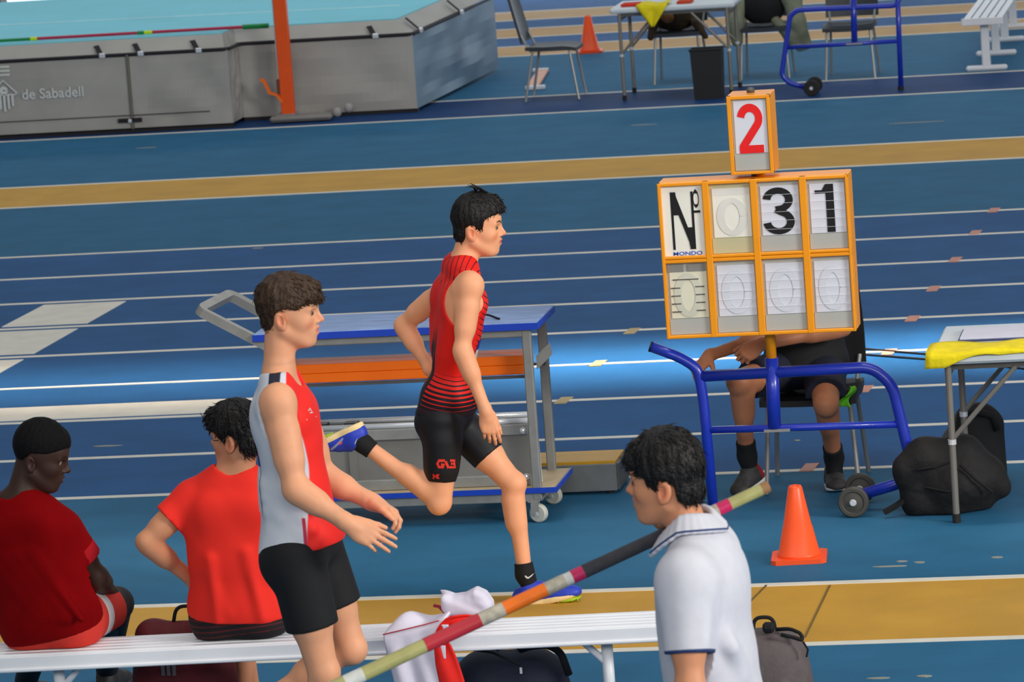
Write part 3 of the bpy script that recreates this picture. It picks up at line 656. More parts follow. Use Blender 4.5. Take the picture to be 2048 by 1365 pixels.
for yy in (cy0, cy1):
    mk('top_rail', box(((cx0+cx1)/2, yy, zt-.044), (cx1-cx0, .032, .036), bevel=.004), STEEL, ct)
    for xx in (cx0+.01, cx1-.01): mk('leg', box((xx, yy, .50), (.040, .036, .79), bevel=.004), STEEL, ct)
    mk('bottom_rail', box(((cx0+cx1)/2, yy, .118), (cx1-cx0, .032, .045), bevel=.004), STEEL, ct)
for xx in (cx0+.01, cx1-.01): mk('end_rail', box((xx, (cy0+cy1)/2, .118), (.036, cy1-cy0, .04)), STEEL, ct)
sh_ = mk('bottom_board', box(((cx0+cx1)/2+.015, (cy0+cy1)/2, .150), (cx1-cx0+.12, cy1-cy0+.05, .018)), PLY, ct)
mk('bottom_edge', join(box(((cx0+cx1)/2+.015, cy0-.028, .150), (cx1-cx0+.126, .006, .024)), box((cx1+.078, (cy0+cy1)/2, .150), (.006, cy1-cy0+.056, .024))), BLEDGE, sh_)
hz = [(cx0+.02, cy0, .845), Q(398, 622, cy0), Q(460, 590, cy1), (cx0+.06, cy1, .845)]
mk('push_handle', tube(bend(hz, .04, 4), .02, sq=(.020, .020)), STEEL, ct)
CAST = mat('caster_white', rgb(206, 204, 190), .5)
for xx in (cx0+.03, cx1-.03):
    for yy in (cy0, cy1):
        f_ = mk('caster_fork', join(box((xx+.005, yy-.022, .072), (.035, .004, .065)), box((xx+.005, yy+.022, .072), (.035, .004, .065)), box((xx, yy, .098), (.05, .05, .006))), STEEL, ct)
        wv = mk('caster_wheel', lathe([(.012, -.016), (.036, -.016), (.042, -.010), (.042, .010), (.036, .016), (.012, .016)], (xx+.018, yy, .042), (.35, 1, 0), 24), CAST, f_)
        mk('hub', cyl(np.array((xx+.018, yy, .042))-np.array((.35, 1, 0))/1.06*.026, .010, .052, (.35, 1, 0), 10), CHROME, wv)
br0 = Q(1083, 738, cy0+.06)
mk('bracket', prism([(0, -.035), (.0, .028), (.065, .085), (.072, .03)], (cx1+.015, cy0+.06, .715), ex3, ez3, ey3, .012), STEEL, ct)
mk('mid_rail', join(box(((cx0+cx1)/2, cy0+.05, .655), (cx1-cx0, .02, .012)), box(((cx0+cx1)/2, cy1-.03, .655), (cx1-cx0, .02, .012))), DSTEEL, ct)
for i, zz in enumerate((.685, .728)):
    for j, yy in enumerate((cy0+.10, cy0+.20)):
        bm_ = mk('orange_bar', box(((cx0+cx1)/2-.01, yy, zz), (cx1-cx0-.04, .095, .042), bevel=.003), ORPAINT, loc=((cx0+cx1)/2, yy, zz-.021))
        tag(bm_, 'orange painted bar on the cart, %s layer, %s row' % (('lower', 'upper')[i], ('front', 'back')[j]), 'bar', 'orange bars stacked on the cart')
# steel box with chrome runners on the lower shelf
sbx = thing('steel_take_off_box', ((cx0+cx1)/2, 20.5, .159), 'grey steel box with chrome runners on the lower shelf of the cart', 'box')
SHEETM = mat('galvanised', rgb(134, 132, 126), .5, .35, var=.14, nscale=5); RUST = mat('rust_spot', rgb(110, 78, 56), .8)
bl, brr = cx0+.12, cx1-.045
mk('front_plate', box(((bl+brr)/2, 20.40, .305), (brr-bl, .012, .20)), SHEETM, sbx)
mk('back_plate', box(((bl+brr)/2, 20.62, .305), (brr-bl, .012, .20)), SHEETM, sbx)
mk('top_channel', join(box(((bl+brr)/2, 20.392, .415), (brr-bl, .03, .05), bevel=.004), box(((bl+brr)/2, 20.628, .415), (brr-bl, .03, .05), bevel=.004)), STEEL, sbx)
mk('bottom_channel', box(((bl+brr)/2, 20.392, .185), (brr-bl, .03, .05), bevel=.004), STEEL, sbx)
for xx in (bl+.02, brr-.02): mk('end_plate', box((xx, 20.51, .305), (.04, .22, .26), bevel=.004), SHEETM, sbx)
mk('divider', box((bl+.23, 20.388, .30), (.035, .016, .19)), SHEETM, sbx)
for yy, zz in ((20.40, .452), (20.50, .462)): mk('chrome_runner', tube([(bl, yy, zz), (brr, yy, zz)], .013, 12), CHROME, sbx, smooth=True)
for xx, zz in ((brr-.02, .41), (brr-.02, .20), ((bl+brr)/2+.05, .415), (bl+.26, .415)): mk('bolt', lathe([(.016, 0), (.016, .008), (.010, .018), (.004, .02)], (xx, 20.378, zz), (0, -1, 0), 10), CHROME, sbx)
mk('rubber_stop', join(box((bl+.08, 20.45, .458), (.06, .06, .02)), box((bl+.22, 20.45, .458), (.06, .06, .02))), BLACKP, sbx)
st = mk('stick', tube([(brr+.035, 20.42, .165), (brr+.028, 20.44, .36)], .011, sq=(.011, .008)), WHITEP); tag(st, 'short white stick standing on the cart shelf by the right leg', 'stick')
cbl = mk('strap_loop', tube(bend([(-3.93, 20.42, zt+.012), (-3.88, 20.44, zt+.026), (-3.80, 20.45, zt+.026), (-3.76, 20.43, zt+.012), (-3.74, 20.40, zt+.012)], .03), .005, 6), BLACKC); tag(cbl, 'thin black strap lying on the blue cart top', 'strap')
# yellow topped steel channel on the floor
yb = thing('take_off_board', (-3.55, 21.05, 0), 'low grey steel channel with a yellow top beside the cart', 'board')
bxa, bxb = -3.98, -3.345; g0 = G(1222, 990)
mk('front_plate', box(((bxa+bxb)/2, 20.93, .078), (bxb-bxa, .02, .125), bevel=.003), mat('plate_grey', rgb(118, 122, 122), .5, .3, var=.15), yb)
mk('end_plate', box((bxb, 21.09, .078), (.02, .30, .125), bevel=.003), DSTEEL, yb)
mk('back_plate', box(((bxa+bxb)/2, 21.24, .078), (bxb-bxa, .02, .125)), DSTEEL, yb)
mk('top_board', box(((bxa+bxb)/2, 21.095, .142), (bxb-bxa-.01, .27, .016), bevel=.002), mat('yellow_board', rgb(206, 156, 34), .5, var=.1), yb)
for xx in (bxa+.05, bxb-.04):
    for yy in (20.96, 21.2): mk('foot', cyl((xx, yy, 0), .018, .02, seg=10), RUBBER, yb)
# two thin dark streaks across the lanes
for k, (pa, pb_) in enumerate([((1715, 699), (2060, 733)), ((1720, 711), (2060, 741))]):
    A_, B_ = G(*pa), G(*pb_); o = mk('floor_streak', tube([A_+ez3*.006, (A_+B_)/2+ez3*.006+ey3*.03, B_+ez3*.006], .006, 6), BLACKP)
    tag(o, 'thin black streak on the lanes, %s of the two' % ('farther', 'nearer')[k], 'cable', 'streaks on the lanes')
# ================================================================== organic shapes: smooth-blended solids meshed as one surface
def _n(v): v = np.asarray(v, float); return v/np.linalg.norm(v)
class Fld:
    """field of blended solids; negative inside."""
    def __init__(s): s.p = []; s.cuts = []
    def rc(s, a, b, ra, rb, k=.02, sub=False):
        a = np.asarray(a, float); b = np.asarray(b, float); R = max(ra, rb)
        s.p.append(('c', a, b, ra, rb, k, sub, np.minimum(a, b)-R, np.maximum(a, b)+R)); return s
    def el(s, c, r, ax=None, k=.02, sub=False):
        c = np.asarray(c, float); r = np.asarray(r, float); A = np.eye(3) if ax is None else np.asarray(ax, float)   # rows = axes
        ext = np.sqrt(((A*r[:, None])**2).sum(0)); s.p.append(('e', c, A, r, None, k, sub, c-ext, c+ext)); return s
    def chain(s, pts, rs, k=.02):
        for i in range(len(pts)-1): s.rc(pts[i], pts[i+1], rs[i], rs[i+1], k)
        return s
    def cut(s, fn, k=.0): s.cuts.append((fn, k)); return s       # keep where fn(P) < 0
    def ext(s, o, grow):
        for q in o.p:
            q = list(q)
            if q[0] == 'c': q[3] += grow; q[4] += grow
            else: q[3] = q[3]+grow
            q[7] = q[7]-grow; q[8] = q[8]+grow; s.p.append(tuple(q))
        return s
    def bounds(s):
        ad = [q for q in s.p if not q[6]]
        return np.min([q[7] for q in ad], 0), np.max([q[8] for q in ad], 0)
def _prim(q, X, Y, Z):
    if q[0] == 'c':
        _, a, b, ra, rb = q[:5]; ba = b-a; l2 = max(ba@ba, 1e-12)
        px, py, pz = X-a[0], Y-a[1], Z-a[2]
        h = np.clip((px*ba[0]+py*ba[1]+pz*ba[2])/l2, 0, 1)
        return np.sqrt((px-ba[0]*h)**2+(py-ba[1]*h)**2+(pz-ba[2]*h)**2)-(ra+(rb-ra)*h)
    _, c, A, r = q[:4]; px, py, pz = X-c[0], Y-c[1], Z-c[2]
    u = [(px*A[i, 0]+py*A[i, 1]+pz*A[i, 2]) for i in range(3)]
    k0 = np.sqrt(sum((u[i]/r[i])**2 for i in range(3))); k1 = np.sqrt(sum((u[i]/r[i]**2)**2 for i in range(3)))+1e-9
    return k0*(k0-1.0)/k1
def _smin(a, b, k):
    if k <= 0: return np.minimum(a, b)
    h = np.maximum(k-np.abs(a-b), 0)/k; return np.minimum(a, b)-h*h*k*.25
def evalf(f, lo, n, vx):
    ax = [lo[i]+vx*np.arange(n[i]) for i in range(3)]
    D = np.full(n, .5, np.float32)
    for q in f.p:
        k = q[5]; m = k+vx*2.5
        i0 = [max(0, int(math.floor((q[7][i]-m-lo[i])/vx))) for i in range(3)]; i1 = [min(n[i], int(math.ceil((q[8][i]+m-lo[i])/vx))+1) for i in range(3)]
        if any(i1[i] <= i0[i] for i in range(3)): continue
        sl = tuple(slice(i0[i], i1[i]) for i in range(3))
        X = ax[0][sl[0]][:, None, None].astype(np.float32); Y = ax[1][sl[1]][None, :, None].astype(np.float32); Z = ax[2][sl[2]][None, None, :].astype(np.float32)
        d = _prim(q, X, Y, Z)
        D[sl] = -_smin(-D[sl], d, k) if q[6] else _smin(D[sl], d, k)
    if f.cuts:
        X, Y, Z = np.meshgrid(*ax, indexing='ij', sparse=True)
        for fn, k in f.cuts:
            c = fn(X, Y, Z); D = -_smin(-D, -c, k)
    return D
def nets(D, lo, vx, keep=None):
    """surface nets"""
    S = D < 0; nx, ny, nz = D.shape
    cnt = np.zeros((nx-1, ny-1, nz-1), np.int8)
    for i in (0, 1):
        for j in (0, 1):
            for k in (0, 1): cnt += S[i:nx-1+i, j:ny-1+j, k:nz-1+k]
    act = (cnt > 0) & (cnt < 8); ii = np.argwhere(act)
    if len(ii) == 0: return np.zeros((0, 3)), np.zeros((0, 4), int)
    idx = np.full(act.shape, -1, np.int32); idx[act] = np.arange(len(ii))
    cv = np.stack([D[ii[:, 0]+i, ii[:, 1]+j, ii[:, 2]+k] for i in (0, 1) for j in (0, 1) for k in (0, 1)], 1)
    cp = np.array([(i, j, k) for i in (0, 1) for j in (0, 1) for k in (0, 1)], float)
    acc = np.zeros((len(ii), 3)); w_ = np.zeros(len(ii))
    for a in range(8):
        for b in range(a+1, 8):
            if np.abs(cp[a]-cp[b]).sum() != 1: continue
            va, vb = cv[:, a], cv[:, b]; m = (va < 0) != (vb < 0)
            t = np.where(m, va/np.where(m, va-vb, 1), 0)
            acc += np.where(m[:, None], cp[a]+(cp[b]-cp[a])*t[:, None], 0); w_ += m
    P = lo+(ii+acc/w_[:, None])*vx
    quads = []
    for ax_ in range(3):
        o1, o2 = [(1, 2), (2, 0), (0, 1)][ax_]
        sl0 = [slice(None)]*3; sl1 = [slice(None)]*3; sl0[ax_] = slice(0, -1); sl1[ax_] = slice(1, None)
        A, B = S[tuple(sl0)], S[tuple(sl1)]; ch = np.argwhere(A != B)
        ok = (ch[:, o1] > 0) & (ch[:, o2] > 0) & (ch[:, o1] < D.shape[o1]-1) & (ch[:, o2] < D.shape[o2]-1); ch = ch[ok]
        s = A[tuple(ch.T)]
        def at(d1, d2):
            c = ch.copy(); c[:, o1] -= d1; c[:, o2] -= d2; return idx[tuple(c.T)]
        q = np.stack([at(1, 1), at(0, 1), at(0, 0), at(1, 0)], 1)
        q[~s] = q[~s][:, ::-1]; quads.append(q)
    Qd = np.vstack(quads)
    if keep is not None:
        kk = keep(P); Qd = Qd[kk[Qd].all(1)]
        used = np.zeros(len(P), bool); used[Qd.ravel()] = True; rm = np.cumsum(used)-1; P = P[used]; Qd = rm[Qd]
    return P, Qd
def mesh_field(f, vx=.007, fine=None, relax=1):
    """fine: list of (centre, half size, voxel) boxes meshed more finely and joined into the same surface"""
    lo, hi = f.bounds(); lo = lo-vx*4; hi = hi+vx*4; n = tuple(int(math.ceil((hi[i]-lo[i])/vx))+1 for i in range(3))
    fine = fine or []
    def inside(P, c, h): return (np.abs(P-c) < h).all(1)
    def keep0(P):
        k = np.ones(len(P), bool)
        for c, h, v in fine: k &= ~inside(P, np.asarray(c), np.asarray(h)-vx*2.4)
        return k
    P, Qd = nets(evalf(f, lo, n, vx), lo, vx, keep0 if fine else None); out = [(P, Qd)]
    for c, h, v in fine:
        c = np.asarray(c, float); h = np.asarray(h, float)*np.ones(3); l2 = c-h-v*3; n2 = tuple(int(math.ceil((2*h[i]+6*v)/v))+1 for i in range(3))
        out.append(nets(evalf(f, l2, n2, v), l2, v, lambda P, c=c, h=h: inside(P, c, h)))
    V = np.vstack([o[0] for o in out]); k = 0; Fs = []
    for P, Qd in out: Fs.append(Qd+k); k += len(P)
    Fq = np.vstack(Fs)
    for _ in range(relax): V = laplace(V, Fq, .35)
    return V, Fq
def laplace(V, Fq, lam):
    acc = np.zeros_like(V); w_ = np.zeros(len(V))
    for a, b in ((0, 1), (1, 2), (2, 3), (3, 0)):
        for s, t in ((a, b), (b, a)):
            np.add.at(acc, Fq[:, s], V[Fq[:, t]]); np.add.at(w_, Fq[:, s], 1)
    w_[w_ == 0] = 1
    return V+(acc/w_[:, None]-V)*lam
def dec(name, f, m, parent, vx, fine=None, attrs=None, relax=1, disp=None):
    V, Fq = mesh_field(f, vx, fine, relax)
    if disp is not None: V = disp(V, Fq)
    at = {k: fn(V) for k, fn in attrs.items()} if attrs else None
    o = mk(name, (V, Fq), m, parent, smooth=True, attrs=at); o['_v'] = 0; del o['_v']
    return o, V, Fq
def grow(f, prims, g):
    o = Fld(); o.p = list(prims); f.ext(o, g); return f
def plane(p, nrm):
    p = np.asarray(p, float); nrm = _n(nrm)
    return lambda X, Y, Z: (X-p[0])*nrm[0]+(Y-p[1])*nrm[1]+(Z-p[2])*nrm[2]
def poly_sd(poly, U, W):
    """signed distance to a polygon in 2-D arrays (negative inside)"""
    P = np.asarray(poly, float); d = np.full(np.broadcast(U, W).shape, 1e9, np.float32); s = np.ones_like(d)
    n = len(P)
    for i in range(n):
        a, b = P[i], P[i-1]; e = b-a; wx, wy = U-a[0], W-a[1]
        t = np.clip((wx*e[0]+wy*e[1])/(e@e), 0, 1); d = np.minimum(d, (wx-e[0]*t)**2+(wy-e[1]*t)**2)
        c1 = W >= a[1]; c2 = W < b[1]; c3 = e[0]*wy > e[1]*wx
        flip = (c1 & c2 & c3) | (~c1 & ~c2 & ~c3); s = np.where(flip, -s, s)
    return s*np.sqrt(d)

# ------------------------------------------------------------------ anatomy
def head_prims(f, O, R, s, jaw=1.0, nose=1.0, mouth_open=0.0):
    """canonical head, origin midway between the ears; rows of R: forward, left, up"""
    R = np.asarray(R)
    def T(p): return O+s*(np.asarray(p, float)@R)
    def E(c, r, k=.012, ax=None, sub=False): f.el(T(c), np.asarray(r)*s, R if ax is None else ax@R, k*s, sub)
    def C(a, b, ra, rb, k=.01, sub=False): f.rc(T(a), T(b), ra*s, rb*s, k*s, sub)
    E((.016, 0, .050), (.094, .074, .094), .02)
    E((.054, 0, -.022), (.056, .051, .082), .03)
    E((.078, 0, .058), (.036, .052, .046), .03)
    for y in (-1, 1):
        C((.008, y*.046, -.040), (.076, y*.020, -.079*jaw), .016, .015, .025)
        E((.066, y*.037, -.008), (.026, .019, .020), .03)
        C((.106, y*.010, .036), (.088, y*.044, .036), .0085, .008, .014)
    E((.090, 0, -.080*jaw), (.019, .021, .017), .02)
    E((.090, 0, -.044), (.023, .027, .027), .022)
    for y in (-1, 1):
        E((.114, y*.034, .020), (.020, .018, .0125), .012, sub=True)
        E((.0865, y*.032, .0190), (.0135, .0145, .0118), .004)
    C((.108, 0, .030), (.1275, 0, -.005), .0076, .0094, .011)
    E((.1265, 0, -.0075), (.0120*nose, .0112, .0096), .007)
    for y in (-1, 1): E((.1125, y*.0125, -.0125), (.0120, .0085, .0085), .007)
    # lips
    for y in (-1, 1):
        C((.1165, 0, -.0335), (.101, y*.022, -.0385), .0064, .0036, .005)
        C((.1140, 0, -.0485-mouth_open), (.100, y*.020, -.0425-mouth_open*.4), .0068, .0036, .005)
    E((.1245, 0, -.0405-mouth_open*.5), (.0080, .017, .0022+mouth_open*.5), .004, sub=True)
    # ears
    for y in (-1, 1):
        t = np.array([[math.cos(.22), y*.28, math.sin(.22)], [0, 0, 0], [-math.sin(.22), 0, math.cos(.22)]]); t[0] = _n(t[0]); t[1] = np.cross(t[2], t[0]); t[1] = _n(t[1])
        E((-.006, y*.078, -.001), (.0195, .0080, .0325), .007, t)
        E((-.001, y*.0865, .002), (.0105, .0095, .0190), .004, t, sub=True)
        C((.008, y*.0745, -.004), (.006, y*.0765, -.026), .007, .0065, .006)
    return T
EYEW = mat('eye_white', rgb(128, 106, 94), .6, var=0, spec=.2); IRIS = mat('eye_dark', rgb(30, 19, 13), .45, var=0, spec=.3)
def skin(name, col, lip, brow): return mat(name, col, .52, var=.05, nscale=14, spec=.35, sub=.12, layers=[('warm', (col[0]*.98, col[1]*.70, col[2]*.66, 1), .010), ('lip', lip, .0025), ('brow', brow, .002)])
def face_attrs(O, R, s, brow_z=.0365, brow_t=.0048):
    R = np.asarray(R)
    def loc(V): return ((V-O)@R.T)/s
    def lip(V):
        L = loc(V); d = np.hypot((L[:, 1])/1.0, (L[:, 2]+.0412)*2.05)-.0215; return np.where(L[:, 0] > .07, d*.7, .05)
    def brow(V):
        L = loc(V); ay = np.abs(L[:, 1]); zc = brow_z+.010*np.sin(np.clip((ay-.012)/.036, 0, 1)*2.4)
        d = np.maximum(np.abs(L[:, 2]-zc)-brow_t*(1-.45*np.clip((ay-.012)/.04, 0, 1)), np.maximum(.012-ay, ay-.050)); return np.where(L[:, 0] > .05, d, .05)
    def warm(V):
        L = loc(V); L2 = np.column_stack([L[:, 0], np.abs(L[:, 1]), L[:, 2]])
        return np.minimum(np.linalg.norm((L2-np.array([-.004, .080, -.002]))*np.array([1, 1, .6]), axis=1)-.014, np.minimum(np.linalg.norm(L2-np.array([.130, 0, -.010]), axis=1)-.012, np.linalg.norm(L2-np.array([.092, .042, -.018]), axis=1)-.014))
    return {'lip': lip, 'brow': brow, 'warm': warm}
def eyes(parent, T, s, R):
    for y in (-1, 1):
        c = T((.0925, y*.032, .0192)); e = mk('eye', lathe([(.0005, -.0118*s), (.006*s, -.0102*s), (.0102*s, -.006*s), (.0118*s, 0), (.0102*s, .006*s), (.006*s, .0102*s), (.0005, .0118*s)], c, (0, 0, 1), 14), EYEW, parent, smooth=True)
        d = _n(np.array([1, y*.06, -.05])@np.asarray(R)); mk('iris', lathe([(.0064*s, 0), (.0058*s, .0016*s), (.001, .0024*s)], c+d*.0108*s, d, 12), IRIS, e, smooth=True)
def hair_mesh(parent, O, R, s, poly, mt, vols, seed=1, strands=900, slen=.03, thick=.0016, comb=(-.4, 0, -1.0), amp=.003, lift=.35, vx=.004, extra=None, k=.012, fringe=None, kc=.006):
    """hair cap: blended volumes kept inside a side-view outline, with combed locks on top"""
    R = np.asarray(R); f = Fld()
    for c, r in vols: f.el(O+s*(np.asarray(c, float)@R), np.asarray(r)*s, R, k*s)
    if extra:
        for a, b, ra, rb in extra: f.rc(O+s*(np.asarray(a, float)@R), O+s*(np.asarray(b, float)@R), ra*s, rb*s, k*s)
    def cutf(X, Y, Z):
        x, y, z = X-O[0], Y-O[1], Z-O[2]
        U = (x*R[0, 0]+y*R[0, 1]+z*R[0, 2])/s; W = (x*R[2, 0]+y*R[2, 1]+z*R[2, 2])/s
        return poly_sd(poly, U, W)*s
    f.cut(cutf, kc*s)
    rs = np.random.RandomState(seed); ph = rs.rand(8)*6.28
    def disp(V, Fq):
        L = ((V-O)@R.T)/s; N = L/np.linalg.norm(L, axis=1)[:, None]
        th = np.arctan2(L[:, 1], L[:, 0]-.02)
        wv = np.sin(th*23+L[:, 2]*40+ph[0])*.4+np.sin(th*41-L[:, 2]*60+ph[1])*.3+np.sin(L[:, 0]*150+L[:, 1]*110+ph[2])*.35+np.sin(th*11+ph[3])*.4
        return V+(N@R)*(wv*amp*s)[:, None]
    V, Fq = mesh_field(f, vx, None, 1); V0 = V.copy(); V = disp(V, Fq)
    N = np.zeros_like(V); fn = np.cross(V[Fq[:, 1]]-V[Fq[:, 0]], V[Fq[:, 2]]-V[Fq[:, 0]])
    for i in range(4): np.add.at(N, Fq[:, i], fn)
    N /= np.linalg.norm(N, axis=1)[:, None]+1e-12
    cx = np.asarray(comb, float); SV = []; SF = []; nb = 0
    L = ((V-O)@R.T)/s; ok = np.where((np.hypot(L[:, 0]-.02, L[:, 1]) > .0))[0]
    pick = rs.choice(ok, min(strands, len(ok)), replace=False)
    for i in pick:
        p = V[i]; nn = N[i]; l = L[i]
        cv = cx if fringe is None else np.asarray(fringe(l), float)
        d = (cv+rs.randn(3)*.28)@R; d = d-nn*(d@nn)*.85
        if np.linalg.norm(d) < 1e-6: continue
        d = _n(d); ln = slen*s*rs.uniform(.5, 1.2); q = p-nn*.002
        pts = [q, q+d*ln*.4+nn*ln*lift*.35, q+d*ln*.75+nn*ln*lift*.35, q+d*ln+nn*ln*lift*.15]
        x, y, _ = frame_of(d); rr = [thick*1.6, thick*1.5, thick, .0002]
        for P_, r_ in zip(pts, rr):
            for t in (0, 2.09, 4.19): SV.append(P_+(x*math.cos(t)+y*math.sin(t))*r_*s)
        for a in range(3):
            for b in range(3): SF.append((nb+a*3+b, nb+a*3+(b+1) % 3, nb+a*3+3+(b+1) % 3, nb+a*3+3+b))
        nb += 12
    g = join((V, Fq), (np.array(SV), SF)) if SV else (V, Fq)
    return mk('hair', g, mt, parent, smooth=True)

def hand_prims(f, w0, d, back, mir, curl, s=1.0, thumb=(.9, .35), spread=.10, wr=.025):
    """w0 wrist, d finger direction, back = back-of-hand normal, mir=+1 when the thumb is on cross(back,d) side.
    curl: per finger (index..little) tuple of three joint angles in radians towards the palm"""
    d = _n(d); b = np.asarray(back, float); b = _n(b-d*(b@d)); t = np.cross(b, d)*mir     # towards the thumb
    def T(x, y, z): return w0+s*(d*x+t*y+b*z)
    f.rc(T(-.01, 0, 0), T(.03, 0, 0), wr*s, .024*s, .02*s)
    f.el(T(.052, -.001, -.002), np.array([.050, .041, .0165])*s, np.array([d, t, b]), .016*s)
    ys = (.0285, .0095, -.0100, -.0275); ml = (.090, .094, .089, .080); fl = (.072, .080, .074, .058); rr = (.0088, .0090, .0086, .0076)
    for i in range(4):
        f.rc(T(.02, ys[i]*.55, 0), T(ml[i], ys[i], 0), .014*s, .0102*s, .010*s)
        p = T(ml[i], ys[i], 0); a = 0.0; sp = (1.5-i)*spread
        for j, fr in enumerate((.46, .30, .24)):
            a += curl[i][j]; dd = (d*math.cos(sp)+t*math.sin(sp))*math.cos(a)-b*math.sin(a)
            e = p+dd*fl[i]*fr*s; f.rc(p, e, rr[i]*s*(1-.08*j), rr[i]*s*(.92-.08*j), .0035*s); p = e
    p = T(.018, .022, -.004); a0, a1 = thumb
    for j, (ln, r0, r1) in enumerate(((.042, .0150, .0115), (.032, .0108, .0098), (.026, .0098, .0080))):
        aa = a0-j*.12; dd = d*math.cos(aa)+t*math.sin(aa)*.85-b*(math.sin(aa)*.35+a1*j*.5); dd = _n(dd)
        e = p+dd*ln*s; f.rc(p, e, r0*s, r1*s, (.012, .005, .004)[j]*s); p = e
    return T

def body_prims(J, sc=1.0, arm=1.0, leg=1.0, tw=1.0):
    """continuous body from joints; returns field and frames"""
    f = Fld(); g = {k: np.asarray(v, float) for k, v in J.items()}
    pel, nk = g['pelvis'], g['neck']; up = _n(nk-pel)
    rs_ = g['shR']-g['shL']; rs_ = _n(rs_-up*(rs_@up)); fs = np.cross(up, rs_)
    rh = g['hipR']-g['hipL']; rh = _n(rh-up*(rh@up)); fh = np.cross(up, rh)
    AC = np.array([rs_, fs, up]); AP = np.array([rh, fh, up]); AM = np.array([_n(rs_+rh), _n(fs+fh), up])
    lp = lambda t: pel+(nk-pel)*t
    TL = np.linalg.norm(nk-pel); PT = {}; mark = [0]
    def part_(nm): PT[nm] = PT.get(nm, [])+f.p[mark[0]:]; mark[0] = len(f.p)
    f.el(lp(.64)+fs*.008, np.array([.142*tw, .102*tw, TL*.34])*sc, AC, .03)
    f.el(lp(.82)-fs*.005, np.array([.140*tw, .084*tw, .095])*sc, AC, .04)
    f.el(lp(.33), np.array([.122*tw, .088*tw, TL*.30])*sc, AM, .04)
    f.el(lp(.02), np.array([.148*tw, .106*tw, .115])*sc, AP, .04)
    for h in ('hipR', 'hipL'): f.el(g[h]-fh*.045-up*.01, np.array([.07, .075, .085])*sc, AP, .04)
    part_('torso'); hb = g['headb']
    f.rc(nk-up*.02, hb, .056*sc, .050*sc, .03); part_('neck')
    for S, y in (('R', 1), ('L', -1)):
        sh, el, wr = g['sh'+S], g['el'+S], g['wr'+S]
        f.rc(nk+up*.005+rs_*y*.03, sh-rs_*y*.01, .046*sc, .044*sc, .035)
        f.rc(sh-up*.03-rs_*y*.03-fs*.02, lp(.42)+rs_*y*.07-fs*.02, .055*sc, .055*sc, .04)
        f.el(lp(.76)+rs_*y*.065+fs*.058, np.array([.068, .035, .055])*sc, AC, .03)
        f.el(lp(.76)+rs_*y*.075-fs*.062, np.array([.055, .03, .07])*sc, AC, .03); part_('torso')
        f.el(sh, np.array([.052, .054, .058])*sc*arm, AC, .025)
        f.rc(sh, el, .046*sc*arm, .036*sc*arm, .025)
        a = sh+(el-sh)*.5; f.rc(sh+(el-sh)*.35, sh+(el-sh)*.65, .044*sc*arm, .041*sc*arm, .03)
        f.rc(el, wr, .035*sc*arm, .0255*sc*arm, .02); f.rc(el+(wr-el)*.12, el+(wr-el)*.38, .0385*sc*arm, .036*sc*arm, .03); part_('arm'+S)
        hp, kn, an = g['hip'+S], g['kn'+S], g['an'+S]
        f.rc(hp, kn, .084*sc*leg, .053*sc*leg, .03); f.rc(hp+(kn-hp)*.25, hp+(kn-hp)*.55, .080*sc*leg, .072*sc*leg, .03)
        f.rc(kn, an, .046*sc*leg, .033*sc*leg, .02)
        dsh = _n(an-kn); dth = _n(kn-hp); fw_ = dth-dsh*(dth@dsh)
        fw_ = _n(fw_) if np.linalg.norm(fw_) > .12 else fh-dsh*(fh@dsh); fw_ = _n(fw_)
        f.el(kn+fw_*.012, np.array([.048, .050, .050])*sc*leg, None, .02)
        f.rc(kn+(an-kn)*.18-fw_*.016, kn+(an-kn)*.42-fw_*.016, .044*sc*leg, .040*sc*leg, .035)
        f.el(an, np.array([.034, .034, .04])*sc*leg, None, .02)
        if 'toe'+S in g: f.rc(an-ez3*.02, g['toe'+S], .032*sc, .025*sc, .03)
        part_('leg'+S)
    return f, dict(PT=PT, up=up, right=rs_, front=fs, righth=rh, fronth=fh, lp=lp, AC=AC, AP=AP, AM=AM)

